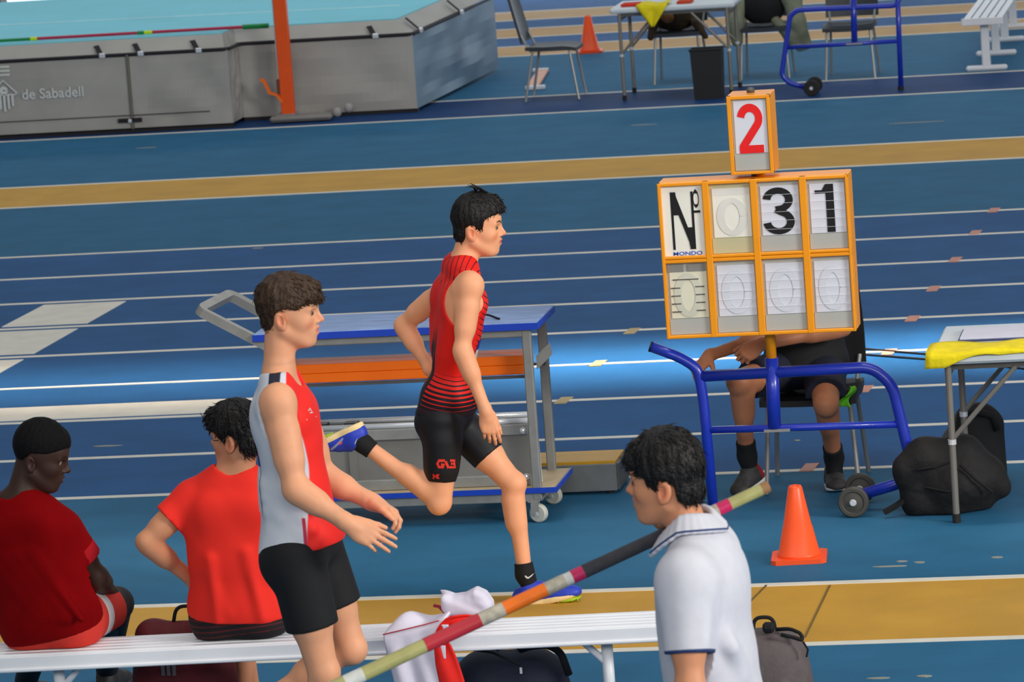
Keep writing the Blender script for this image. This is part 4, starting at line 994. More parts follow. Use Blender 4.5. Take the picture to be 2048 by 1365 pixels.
def shoe(parent, ankle, heel, toe, side, up_m, sole_m, tread_m=None, h=.085, name='shoe', wd=.047, laces=None, sole_h=.026, attrs=None, spikes=False):
    """ankle point, heel and toe of the sole line (world), side = outward normal of the foot's plane"""
    heel = np.asarray(heel, float); toe = np.asarray(toe, float); d = toe-heel; L = np.linalg.norm(d); d = d/L
    up_ = np.asarray(ankle, float)-heel; up_ = _n(up_-d*(up_@d)); sd = np.cross(d, up_)
    A = np.array([d, sd, up_]); f = Fld()
    def T(x, y, z): return heel+d*x*L+sd*y+up_*z
    f.el(T(.20, 0, .035), (L*.22, wd*.80, .050), A, .02); f.el(T(.45, 0, .035), (L*.28, wd*.86, .042), A, .03)
    f.el(T(.74, 0, .028), (L*.26, wd*1.02, .036), A, .03); f.rc(T(.22, 0, .05), T(.24, 0, h), .034, .035, .03); f.rc(T(.24, 0, h), T(.55, 0, .055), .028, .024, .03)
    f.cut(plane(T(0, 0, .014), -up_), .004)
    f.cut(plane(T(.24, 0, h+.012), _n(up_-d*.25)), .004)
    o, V, Fq = dec(name, f, up_m, parent, .0045, attrs=attrs(T, A, L) if attrs else None)
    f = Fld()
    f.el(T(.21, 0, .012), (L*.22, wd*.88, .05), A, .02); f.el(T(.5, 0, .012), (L*.32, wd*.86, .05), A, .03); f.el(T(.74, 0, .012), (L*.27, wd*1.06, .05), A, .03)
    f.cut(plane(T(.3, 0, sole_h), up_), .006); f.cut(plane(T(0, 0, 0), -up_), .006)
    f.cut(plane(T(.72, 0, 0), _n(-up_+d*.22)), .02)
    so, V, Fq = dec('sole', f, sole_m, o, .0045)
    if tread_m:
        g = [lathe([(.004, 0), (.003, .006), (.001, .011)], T(x, y, .004), -up_, 8) for x in (.66, .76, .86, .94) for y in (-.03, 0, .03)] if spikes else [box(T(.5, 0, .001), (L*.8, wd, .004), A.T)]
        f = Fld(); f.el(T(.78, 0, .004), (L*.20, wd*.95, .012), A, .01); V2, F2 = mesh_field(f, .005)
        mk('tread', join((V2, F2), *g), tread_m, o, smooth=True)
    return o, T
# ================================================================== people
def headR(yaw, pitch=0.0, roll=0.0):
    """rows forward,left,up; yaw from +x towards +y, pitch>0 looks down, roll>0 tips to the right"""
    M_ = rotm('Z', yaw)@rotm('Y', pitch)@rotm('X', roll); return M_.T.copy()
def lerp(a, b, t): return np.asarray(a)+(np.asarray(b)-np.asarray(a))*t
RV = np.array([math.cos(YAW), -math.sin(YAW), 0.0])     # horizontal across the view
YAWV = math.atan2(RV[1], RV[0])
HAIRB = mat('hair_black', rgb(19, 15, 13), .45, var=.35, nscale=60, bump=.5, bscale=140, spec=.35)
HAIRBR = mat('hair_brown', rgb(64, 44, 27), .45, var=.40, nscale=50, bump=.5, bscale=140, spec=.35)
SKIN1 = skin('skin_fair_a', rgb(248, 174, 130), rgb(218, 120, 104), rgb(50, 36, 28))
SKIN2 = skin('skin_fair_b', rgb(230, 164, 124), rgb(214, 120, 110), rgb(120, 88, 62))
SKIN3 = skin('skin_tan', rgb(186, 122, 86), rgb(170, 100, 80), rgb(40, 28, 22))
SKIN4 = skin('skin_deep', rgb(58, 36, 26), rgb(70, 40, 36), rgb(20, 14, 12))
SKIN5 = skin('skin_olive', rgb(210, 144, 106), rgb(190, 112, 96), rgb(44, 32, 26))
BLKF = mat('black_lycra', rgb(20, 20, 26), .55, var=.10, nscale=20, spec=.35)
SOCKB = mat('black_sock', rgb(18, 18, 20), .8, var=.15, nscale=60, bump=.2, bscale=150)
GREYM = mat('print_grey', rgb(206, 206, 206), .6)
HPOLY_SHORT = [(.135, .066), (.108, .078), (.075, .066), (.050, .060), (.042, .02), (.040, -.012), (.028, -.018), (.020, .012), (.012, .030), (-.010, .034), (-.026, .018), (-.028, -.022), (-.040, -.058), (-.10, -.052), (-.20, 0), (-.2, .3), (.2, .3), (.2, .09)]

def decal(o_geo, V2, Fs, center, ex, ey, nrm, m, parent, name, lift=.002):
    """flat print laid onto a surface: every vertex dropped along -nrm"""
    bvh = BVHTree.FromPolygons([Vector(v) for v in o_geo[0]], [tuple(int(i) for i in q) for q in o_geo[1]]); out = []
    for u, v in V2:
        p = center+ex*u+ey*v; h = bvh.ray_cast(Vector(p+nrm*.12), Vector(-nrm), .3)
        out.append(np.array(h[0])+nrm*lift if h[0] is not None else p)
    return mk(name, (np.array(out), Fs), m, parent)
def fine_tess(V2, Fs, n=1):
    bm = bmesh.new(); vs = [bm.verts.new((u, v, 0)) for u, v in V2]
    for f_ in Fs:
        try: bm.faces.new([vs[i] for i in f_])
        except ValueError: pass
    bmesh.ops.triangulate(bm, faces=bm.faces[:]); bmesh.ops.subdivide_edges(bm, edges=bm.edges[:], cuts=n, use_grid_fill=True); bm.verts.index_update()
    o = [(v.co.x, v.co.y) for v in bm.verts], [tuple(v.index for v in f_.verts) for f_ in bm.faces]; bm.free(); return o
SWOOSH = ([(0, .35), (.12, .05), (.3, 0), (.6, .16), (1, .42), (.6, .26), (.34, .16), (.2, .2), (.1, .42)], [(0, 1, 2, 8), (2, 3, 7, 8), (3, 6, 7), (3, 4, 5, 6)])
SWOOSH = ([(-.02, .40), (.06, .10), (.24, 0), (.55, .14), (1, .44), (.55, .27), (.32, .17), (.20, .22), (.08, .44)], [(0, 1, 7, 8), (1, 2, 6, 7), (2, 3, 5, 6), (3, 4, 5)])

def build_runner():
    Yc = 18.62
    J = dict(neck=Q(925, 530, Yc), pelvis=Q(897, 822, Yc), shR=Q(942, 572, Yc-.150), shL=Q(892, 578, Yc+.165), elR=Q(924, 700, Yc-.20), wrR=Q(972, 824, Yc-.215),
             elL=Q(806, 650, Yc+.26), wrL=Q(862, 742, Yc+.17), hipR=Q(887, 842, Yc-.085), hipL=Q(910, 838, Yc+.09), knR=Q(880, 1004, Yc-.10), anR=Q(724, 886, Yc-.09),
             knL=Q(1026, 968, Yc+.06), anL=Q(1050, 1150, Yc+.04))
    ear = Q(944, 468, Yc-.074); s = 1.0
    HR = headR(YAWV, .072); O = ear-s*(np.array([0, -.077, 0])@HR)
    J['headb'] = O+s*(np.array([-.012, 0, -.028])@HR)
    root = thing('person', (J['pelvis'][0], Yc, 0), 'young runner in red and black striped singlet and black shorts in mid-stride', 'person')
    f, fr = body_prims(J, .97, arm=.97, leg=.93, tw=.92)
    T = head_prims(f, O, HR, s)
    hd = _n(Q(988, 893, Yc-.21)-J['wrR'])
    hand_prims(f, J['wrR'], hd, _n(np.array([.25, -1, .1])), 1, [(.25, .35, .25), (.3, .4, .3), (.38, .45, .3), (.45, .5, .3)], .93, thumb=(.35, .3), spread=.05)
    hand_prims(f, J['wrL'], _n(np.array([.9, -.2, -.5])), _n(np.array([0, 1, .1])), -1, [(.9, 1.0, .6)]*4, .93)
    body, V, Fq = dec('body', f, SKIN1, root, .007, fine=[(O+np.array([.02, 0, .02]), (.15, .12, .175), .0036), (J['wrR']+hd*.09, (.10, .09, .12), .0034), (J['wrL']+np.array([.07, 0, -.04]), (.12, .1, .1), .004)], attrs=face_attrs(O, HR, s))
    eyes(body, T, s, HR)
    hair_mesh(root, O, HR, s, HPOLY_SHORT, HAIRB, [((.014, 0, .066), (.100, .083, .098)), ((.068, 0, .105), (.058, .062, .050)), ((-.028, 0, -.002), (.046, .060, .058))], 3, 1000, .022, .0012, (.5, 0, -.6), lift=.22,
              extra=[((.09, -.045, .085), (.118, -.01, .092), .018, .016), ((.09, .045, .085), (.118, .01, .092), .018, .016)], fringe=lambda l: (.9, 0, -.35) if l[2] > .09 and l[0] > -.02 else (-.15, 0, -1))
    # wind-lifted lock on the crown
    lk = []
    for i in range(16):
        b0 = T((.035+random.uniform(-.02, .03), random.uniform(-.03, .02), .160)); b1 = T((.012+random.uniform(-.012, .02), random.uniform(-.03, .02), .182)); b2 = T((-.012+random.uniform(-.015, .025), random.uniform(-.03, .01), .190+random.uniform(-.008, .008)))
        lk.append(tube([b0, b1, b2], [.0030, .0022, .0004], 5))
    mk('hair_lock', join(*lk), HAIRB, root, smooth=True)
    up, rt, fs = fr['up'], fr['right'], fr['front']; lp = fr['lp']
    # ---- singlet
    jf = grow(Fld(), fr['PT']['torso'], .007)
    jf.rc(J['neck']+rt*.05-up*.005, J['shR']-rt*.05+up*.0, .045, .045, .03); jf.rc(J['neck']-rt*.05-up*.005, J['shL']+rt*.05, .045, .045, .03)
    jf.rc(J['neck']+rt*.045-fs*.028-up*.012, J['neck']-rt*.045-fs*.028-up*.012, .042, .042, .03)
    jf.el(lp(.10), (.150, .118, .10), fr['AP'], .04)
    for S, y in (('R', 1), ('L', -1)):
        jf.el(J['sh'+S]+rt*y*.030-up*.052-fs*.022, (.112, .118, .130), fr['AC'], .004, sub=True)
    jf.el(J['neck']+up*.078+fs*.062, (.070, .078, .078), fr['AC'], .004, sub=True)
    jf.cut(plane(lp(-.005), -up+fs*.06), .004)
    hemz = lp(-.005)
    at = {'v': lambda V_: (V_-hemz)@up, 'u': lambda V_: np.arctan2((V_-lp(.4))@rt, (V_-lp(.4))@fs), 'w': lambda V_: (V_-lp(.4))@fs, 'x': lambda V_: np.abs((V_-lp(.4))@rt)}
    m = bpy.data.materials.new('singlet_striped'); m.use_nodes = True; nt = m.node_tree; b = nt.nodes['Principled BSDF']; b.inputs['Roughness'].default_value = .6; b.inputs['Specular IOR Level'].default_value = .3
    def att(n_): a = nt.nodes.new('ShaderNodeAttribute'); a.attribute_name = n_; return a.outputs['Fac']
    def mth(op, a, c=None, cl=False):
        x = nt.nodes.new('ShaderNodeMath'); x.operation = op; x.use_clamp = cl
        for i, q_ in enumerate((a, c)):
            if q_ is None: continue
            if isinstance(q_, (int, float)): x.inputs[i].default_value = q_
            else: nt.links.new(q_, x.inputs[i])
        return x.outputs[0]
    v, u, wf = att('v'), att('u'), att('w')
    # side-centred chevron: u = pi/2 is the wearer's right side
    au = mth('ABSOLUTE', mth('SUBTRACT', mth('ABSOLUTE', u), 1.75))
    ph = mth('ADD', mth('DIVIDE', v, .0185), mth('MULTIPLY', mth('MINIMUM', au, 1.0), -.55))
    tri = mth('MULTIPLY', mth('ABSOLUTE', mth('SUBTRACT', mth('FRACT', ph), .5)), 2.0)
    thr = mth('MULTIPLY', mth('SUBTRACT', v, .028), 1/.165)
    black1 = mth('MULTIPLY', mth('SUBTRACT', tri, thr), 9.0, True)
    # shoulder yoke lines
    ph2 = mth('ADD', mth('DIVIDE', wf, .027), mth('DIVIDE', att('x'), .045)); tri2 = mth('MULTIPLY', mth('ABSOLUTE', mth('SUBTRACT', mth('FRACT', ph2), .5)), 2.0)
    black2 = mth('MULTIPLY', mth('MULTIPLY', mth('SUBTRACT', tri2, .80), 9.0, True), mth('MULTIPLY', mth('SUBTRACT', v, .515), 30.0, True))
    # chest lines at the front
    ph3 = mth('ADD', mth('DIVIDE', v, .024), mth('MULTIPLY', wf, 26.0)); tri3 = mth('MULTIPLY', mth('ABSOLUTE', mth('SUBTRACT', mth('FRACT', ph3), .5)), 2.0)
    black3 = mth('MULTIPLY', mth('MULTIPLY', mth('SUBTRACT', tri3, .74), 9.0, True), mth('MULTIPLY', mth('SUBTRACT', wf, .045), 40.0, True))
    # dark band down the spine
    blk = mth('MAXIMUM', mth('MAXIMUM', black1, black2), black3)
    sp = mth('MULTIPLY', mth('MULTIPLY', mth('SUBTRACT', mth('ABSOLUTE', u), 2.72), 14.0, True), mth('MULTIPLY', mth('SUBTRACT', .36, v), 12.0, True))
    blk = mth('MAXIMUM', blk, sp)
    mx = nt.nodes.new('ShaderNodeMix'); mx.data_type = 'RGBA'; nt.links.new(blk, mx.inputs['Factor']); mx.inputs['A'].default_value = rgb(236, 30, 20); mx.inputs['B'].default_value = rgb(26, 16, 26)
    nt.links.new(mx.outputs['Result'], b.inputs['Base Color'])
    je, jV, jF = dec('singlet', jf, m, root, .0055, attrs=at)
    # number bib on the front, white with a blue head
    cB = lp(.40)+fs*.13
    bb = [(-.09, -.11), (.09, -.11), (.09, .03), (-.09, .03)]; V2, Fs = fine_tess(bb, [(0, 1, 2, 3)], 5)
    bo = decal((jV, jF), V2, Fs, cB, rt, up, fs, GREYM, je, 'race_bib', .003); V2, Fs = fine_tess([(-.09, .031), (.09, .031), (.09, .07), (-.09, .07)], [(0, 1, 2, 3)], 4)
    decal((jV, jF), V2, Fs, cB, rt, up, fs, mat('bib_blue', rgb(36, 50, 150), .6), je, 'bib_header', .003)
    # white piping at the armhole
    # ---- shorts
    sf = grow(Fld(), [q_ for q_ in fr['PT']['torso'] if (q_[1] if q_[0] == 'e' else q_[1])@up < (lp(.42)@up)], .004)
    hemR, hemL = lerp(J['hipR'], J['knR'], .74), lerp(J['hipL'], J['knL'], .58)
    dR, dL = _n(J['knR']-J['hipR']), _n(J['knL']-J['hipL'])
    grow(sf, fr['PT']['legR'][:2], .005); grow(sf, fr['PT']['legL'][:2], .005)
    def hem(X, Y, Z):
        cR = (X-hemR[0])*dR[0]+(Y-hemR[1])*dR[1]+(Z-hemR[2])*dR[2]; cL = (X-hemL[0])*dL[0]+(Y-hemL[1])*dL[1]+(Z-hemL[2])*dL[2]
        mR, mL = J['hipR'], J['hipL']
        eR = np.sqrt(sum((c_-(lerp(J['hipR'], J['knR'], .8))[i])**2 for i, c_ in enumerate((X, Y, Z)))); eL = np.sqrt(sum((c_-(lerp(J['hipL'], J['knL'], .8))[i])**2 for i, c_ in enumerate((X, Y, Z))))
        return np.where(eR < eL, cR, cL)
    sf.cut(hem, .0); sf.cut(plane(lp(.16), up), .004)
    so, sV, sF = dec('shorts', sf, BLKF, root, .006)
    vd = np.array([RV[1], -RV[0], 0])*1.0; vd = -np.array([-math.sin(-YAW), math.cos(YAW), 0]); vd = _n(CAM-Q(890, 930, Yc)); vx_ = RT; vy_ = UP
    ORL = mat('logo_orange', rgb(232, 52, 36), .6)
    cG = Q(893, 928, Yc-.12); k = 1/487
    st = []
    def S2(pts, wd=5.5): st.append(stroke([((x-893)*k, (928-y)*k) for x, y in pts], wd*k))
    S2([(890, 922), (878, 922), (875, 928), (878, 935), (886, 935), (888, 930), (882, 930)]); S2([(891, 923), (897, 937)], 5); S2([(900, 922), (909, 922), (908, 928), (902, 928)], 5); S2([(908, 928), (910, 935), (899, 935)], 5)
    for V2, Fs in st: pass
    A2 = []; B2 = []; n0 = 0
    for V2, Fs in st:
        A2 += [tuple(p_) for p_ in V2]; B2 += [tuple(i+n0 for i in f_) for f_ in Fs]; n0 += len(V2)
    decal((sV, sF), A2, B2, cG, vx_, vy_, vd, ORL, so, 'team_letters', .003)
    st = []; S2([(866, 949), (870, 953), (866, 958)], 3.5); S2([(866, 953), (872, 953)], 3); S2([(874, 949), (874, 958)], 3.5); S2([(878, 949), (875, 953), (878, 958)], 3)
    A2 = []; B2 = []; n0 = 0
    for V2, Fs in st:
        A2 += [tuple(p_) for p_ in V2]; B2 += [tuple(i+n0 for i in f_) for f_ in Fs]; n0 += len(V2)
    decal((sV, sF), A2, B2, cG, vx_, vy_, vd, ORL, so, 'maker_mark', .003)
    # ---- socks and spikes
    UPB = mat('spike_blue', rgb(42, 66, 190), .5, var=.08, nscale=30, layers=[('stripe', rgb(150, 160, 190), .0015), ('dash', rgb(246, 88, 66), .0012)])
    MIDS = mat('midsole_cream', rgb(250, 220, 160), .6, var=.03); TRD = mat('tread_lime', rgb(170, 200, 40), .5)
    def sat(T_, A_, L_):
        def loc(V_): w_ = V_-T_(0, 0, 0); return w_@A_[0]/L_, w_@A_[1], w_@A_[2]
        def stripe(V_): x, y, z = loc(V_); return np.where(y*sgn > 0, np.abs(z-(.030+.03*np.sin((x-.35)*3.2)))-.0045+np.where((x > .38) & (x < .72), 0, .02), .05)
        def dash(V_): x, y, z = loc(V_); return np.where(y*sgn > 0, np.hypot((x-.47)*L_*.45, z-.048-(x-.47)*.05)-.0045, .05)
        return {'stripe': stripe, 'dash': dash}
    for S, heel, toe in (('R', Q(723, 843, Yc-.09), Q(628, 884, Yc-.06)), ('L', Q(1030, 1216, Yc+.04), Q(1166, 1196, Yc+.03))):
        an, kn = J['an'+S], J['kn'+S]
        sgn = 1
        d_ = toe-heel; u_ = an-heel; sd_ = np.cross(d_, u_); sgn = 1 if sd_[1] < 0 else -1
        sk = Fld(); top = lerp(an, kn, .13); sk.rc(lerp(an, kn, .20), an, .040, .038, .02); sk.rc(an, lerp(an, lerp(heel, toe, .35), .6), .037, .034, .02); sk.cut(plane(top, kn-an), .003)
        ko, kV, kF = dec('sock', sk, SOCKB, root, .0045)
        V2, Fs = SWOOSH; cS = lerp(an, kn, .0)
        ax = _n(d_)
        if S == 'R': V2 = [((u_2-.5)*.045, (v_2-.2)*.045) for u_2, v_2 in V2]; e1 = _n(Q(722, 880, Yc)-Q(700, 897, Yc)); e2 = _n(Q(700, 880, Yc)-Q(708, 892, Yc)); cS = Q(710, 887, Yc-.12)
        else: V2 = [((u_2-.5)*.05, (v_2-.2)*.04) for u_2, v_2 in V2]; e1 = _n(Q(1076, 1148, Yc)-Q(1048, 1157, Yc)); e2 = _n(Q(1050, 1140, Yc)-Q(1055, 1155, Yc)); cS = Q(1062, 1153, Yc-.02)
        decal((kV, kF), *fine_tess(V2, Fs, 1), cS, e1, e2, vd, GREYM, ko, 'sock_mark', .003)
        shoe(root, an, heel, toe, None, UPB, MIDS, TRD, h=.078, name='spike_shoe', spikes=True, attrs=sat, sole_h=.030, wd=.045)
    return root
build_runner()
def setz(p, z): p = np.array(p, float); p[2] = z; return p
def split_hem(J, a, b, tR, tL):
    """cut at two trouser hems: a/b names of joints"""
    hR, hL = lerp(J['hipR'], J['knR'], tR), lerp(J['hipL'], J['knL'], tL); dR, dL = _n(J['knR']-J['hipR']), _n(J['knL']-J['hipL'])
    mR, mL = lerp(J['hipR'], J['knR'], a), lerp(J['hipL'], J['knL'], b)
    def fn(X, Y, Z):
        cR = (X-hR[0])*dR[0]+(Y-hR[1])*dR[1]+(Z-hR[2])*dR[2]; cL = (X-hL[0])*dL[0]+(Y-hL[1])*dL[1]+(Z-hL[2])*dL[2]
        eR = (X-mR[0])**2+(Y-mR[1])**2+(Z-mR[2])**2; eL = (X-mL[0])**2+(Y-mL[1])**2+(Z-mL[2])**2
        return np.where(eR < eL, cR, cL)
    return fn

def build_walker():
    Yc = 15.30
    J = dict(neck=Q(557, 752, Yc), pelvis=Q(604, 1085, Yc), shR=Q(556, 806, Yc-.165), shL=Q(588, 800, Yc+.175), elR=Q(590, 978, Yc-.225), wrR=Q(697, 1048, Yc-.23),
             elL=Q(648, 955, Yc+.24), wrL=Q(745, 1005, Yc+.20), hipR=Q(592, 1118, Yc-.09), hipL=Q(632, 1112, Yc+.09), knR=Q(646, 1345, Yc-.08), knL=Q(702, 1296, Yc+.09), anL=Q(498, 1425, Yc+.10))
    J['anR'] = setz(Q(628, 1590, Yc-.06), .085)
    ear = Q(563, 643, Yc-.075); s = 1.0; HR = headR(YAWV-.03, .05); O = ear-s*(np.array([0, -.077, 0])@HR)
    J['headb'] = O+s*(np.array([-.012, 0, -.03])@HR)
    root = thing('person', (J['pelvis'][0], Yc, 0), 'brown haired young man in white and red singlet walking past the bench', 'person')
    f, fr = body_prims(J, 1.0, arm=1.14, leg=.98, tw=.97); T = head_prims(f, O, HR, s, mouth_open=.002)
    hd = _n(Q(790, 1100, Yc-.22)-J['wrR'])
    hand_prims(f, J['wrR'], hd, _n(np.array([.15, -1, .45])), 1, [(.12, .18, .1), (.10, .16, .1), (.14, .2, .1), (.35, .5, .3)], 1.02, thumb=(.45, .1), spread=.07)
    hl = _n(Q(800, 1030, Yc+.16)-J['wrL'])
    hand_prims(f, J['wrL'], hl, _n(np.array([.35, .25, .9])), -1, [(.45, .75, .5), (.5, .8, .5), (.55, .8, .5), (.6, .85, .5)], 1.02, thumb=(.35, .25), spread=.09)
    body, V, Fq = dec('body', f, SKIN2, root, .007, fine=[(O+np.array([.02, 0, .02]), (.15, .12, .175), .0036), (J['wrR']+hd*.10, (.125, .09, .11), .0034), (J['wrL']+hl*.10, (.125, .10, .11), .0034)], attrs=face_attrs(O, HR, s))
    eyes(body, T, s, HR)
    hp = [(.14, .044), (.10, .048), (.070, .048), (.045, .040), (.010, .040), (-.012, .036), (-.026, .016), (-.030, -.018), (-.042, -.040), (-.075, -.042), (-.2, 0), (-.2, .3), (.2, .3), (.2, .05)]
    hair_mesh(root, O, HR, s, hp, HAIRBR, [((.010, 0, .062), (.104, .088, .096)), ((.070, 0, .090), (.058, .068, .052)), ((-.030, 0, .002), (.044, .060, .052))], 5, 1300, .026, .0012, (.3, 0, -1),
              extra=[((.09, -.05, .075), (.118, -.015, .070), .020, .016), ((.09, .05, .075), (.118, .015, .070), .020, .016)], lift=.2, fringe=lambda l: (.75, 0, -.6) if l[0] > .02 else (-.3, 0, -1))
    up, rt, fs = fr['up'], fr['right'], fr['front']; lp = fr['lp']
    jf = grow(Fld(), fr['PT']['torso'], .012)
    jf.rc(J['neck']+rt*.06-up*.01, J['shR']-rt*.06+up*.0, .043, .043, .03); jf.rc(J['neck']-rt*.06-up*.01, J['shL']+rt*.06, .043, .043, .03)
    jf.el(lp(.22), (.158, .118, .20), fr['AM'], .05); jf.el(lp(.02)+fs*.01, (.168, .130, .12), fr['AP'], .05)
    rs = np.random.RandomState(4)
    for i in range(10):
        t = rs.uniform(.05, .42); a_ = lp(t)+rt*.10-fs*.07+rt*rs.uniform(0, .05)*0; b_ = lp(t-rs.uniform(.04, .12))+rt*.135+fs*rs.uniform(-.03, .07)
        jf.rc(a_, b_, .022, .018, .02)
    for S, y in (('R', 1), ('L', -1)): jf.el(J['sh'+S]+rt*y*.070-up*.060+fs*.012, (.102, .088, .140), fr['AC'], .004, sub=True)
    jf.el(J['neck']+up*.05+fs*.055, (.082, .105, .095), fr['AC'], .004, sub=True); jf.el(J['neck']+up*.070-fs*.01, (.085, .085, .085), fr['AC'], .004, sub=True); jf.rc(J['neck']-up*.02, J['headb'], .0625, .0625, .0, sub=True)
    jf.cut(plane(lp(-.015), -up+fs*.02), .004); jf.cut(plane(J['neck']+up*.024, up), .0)
    def co(V_): w_ = V_-lp(0); return w_@rt, w_@fs, w_@up
    def red(V_): x, y, z = co(V_); return -(y-(.058+.018*np.cos((z-.30)*9)))
    def crim(V_): x, y, z = co(V_); return np.maximum(np.abs(y-.040-.03*(z-.05))-.006, z-.11)
    def navy(V_): x, y, z = co(V_); return np.maximum(np.maximum(.40*0+.455-z, np.abs(y-.006)-.020), .05-np.abs(x))
    def wht(V_): x, y, z = co(V_); return np.maximum(np.abs(y-.048-.02*(z-.45))-.010, .42-z)
    M_ = mat('singlet_white_red', rgb(206, 210, 218), .65, var=.04, nscale=10, layers=[('red', rgb(246, 36, 26), .002), ('crim', rgb(190, 40, 70), .0015), ('navy', rgb(24, 28, 48), .002)])
    je, jV, jF = dec('singlet', jf, M_, root, .0055, attrs={'red': red, 'crim': crim, 'navy': navy}, relax=2)
    vd = _n(CAM-J['pelvis']); k = 1/596
    g2 = [stroke([((x-623)*k, (832-y)*k) for x, y in pts], 2.2*k) for pts in ([(617, 822), (620, 816), (623, 822)], [(620, 826), (626, 824)], [(613, 840), (633, 832)])]
    A2 = []; B2 = []; n0 = 0
    for V2, Fs in g2: A2 += [tuple(p_) for p_ in V2]; B2 += [tuple(i+n0 for i in f_) for f_ in Fs]; n0 += len(V2)
    decal((jV, jF), A2, B2, Q(623, 832, Yc-.12), RT, UP, vd, GREYM, je, 'chest_logo', .003)
    cB = lp(.40)-fs*.14
    decal((jV, jF), *fine_tess([(-.11, -.10), (.11, -.10), (.11, .06), (-.11, .06)], [(0, 1, 2, 3)], 6), cB, rt, up, -fs, mat('bib_white', rgb(220, 222, 226), .6), je, 'back_bib', .003)
    decal((jV, jF), *fine_tess([(-.11, .061), (.11, .061), (.11, .10), (-.11, .10)], [(0, 1, 2, 3)], 6), cB, rt, up, -fs, mat('bib_blue', rgb(36, 50, 150), .6), je, 'bib_header', .003)
    sf = Fld(); sf.el(lp(.02), (.160, .124, .12), fr['AP'], .04)
    for S in 'RL':
        hp_, kn = J['hip'+S], J['kn'+S]; sf.rc(hp_+up*.02, lerp(hp_, kn, .72), .099, .090, .03); sf.el(hp_-fr['fronth']*.05-up*.01, (.08, .08, .09), fr['AP'], .04)
    sf.cut(split_hem(J, .8, .8, .60, .56), .003); sf.cut(plane(lp(.10), up), .004)
    dec('shorts', sf, mat('black_shorts', rgb(18, 18, 20), .8, var=.1, nscale=15), root, .006)
    bw = lerp(J['wrR'], J['elR'], .06); x_, y_, d_ = frame_of(J['elR']-J['wrR'])
    mk('wristband', tube([bw+(x_*math.cos(t)+y_*math.sin(t))*.0285 for t in np.linspace(0, 6.2832, 25)], .0028, 6), mat('band_grey', rgb(60, 56, 66), .6), root, smooth=True)
    # shoes below the frame
    SHG = mat('trainer_grey', rgb(120, 124, 130), .6); SHW = mat('trainer_sole', rgb(225, 225, 222), .6)
    an = J['anR']; shoe(root, an, np.array([an[0]-.07, an[1], 0]), np.array([an[0]+.20, an[1], 0]), None, SHG, SHW)
    an = J['anL']; shoe(root, an, an+np.array([-.085, 0, .02]), an+np.array([-.02, 0, -.25]), None, SHG, SHW)
    for S in 'RL':
        sk = Fld(); sk.rc(lerp(J['an'+S], J['kn'+S], .3), J['an'+S], .042, .040, .02); sk.cut(plane(lerp(J['an'+S], J['kn'+S], .22), J['kn'+S]-J['an'+S]), .003); dec('sock', sk, SOCKB, root, .006)
build_walker()

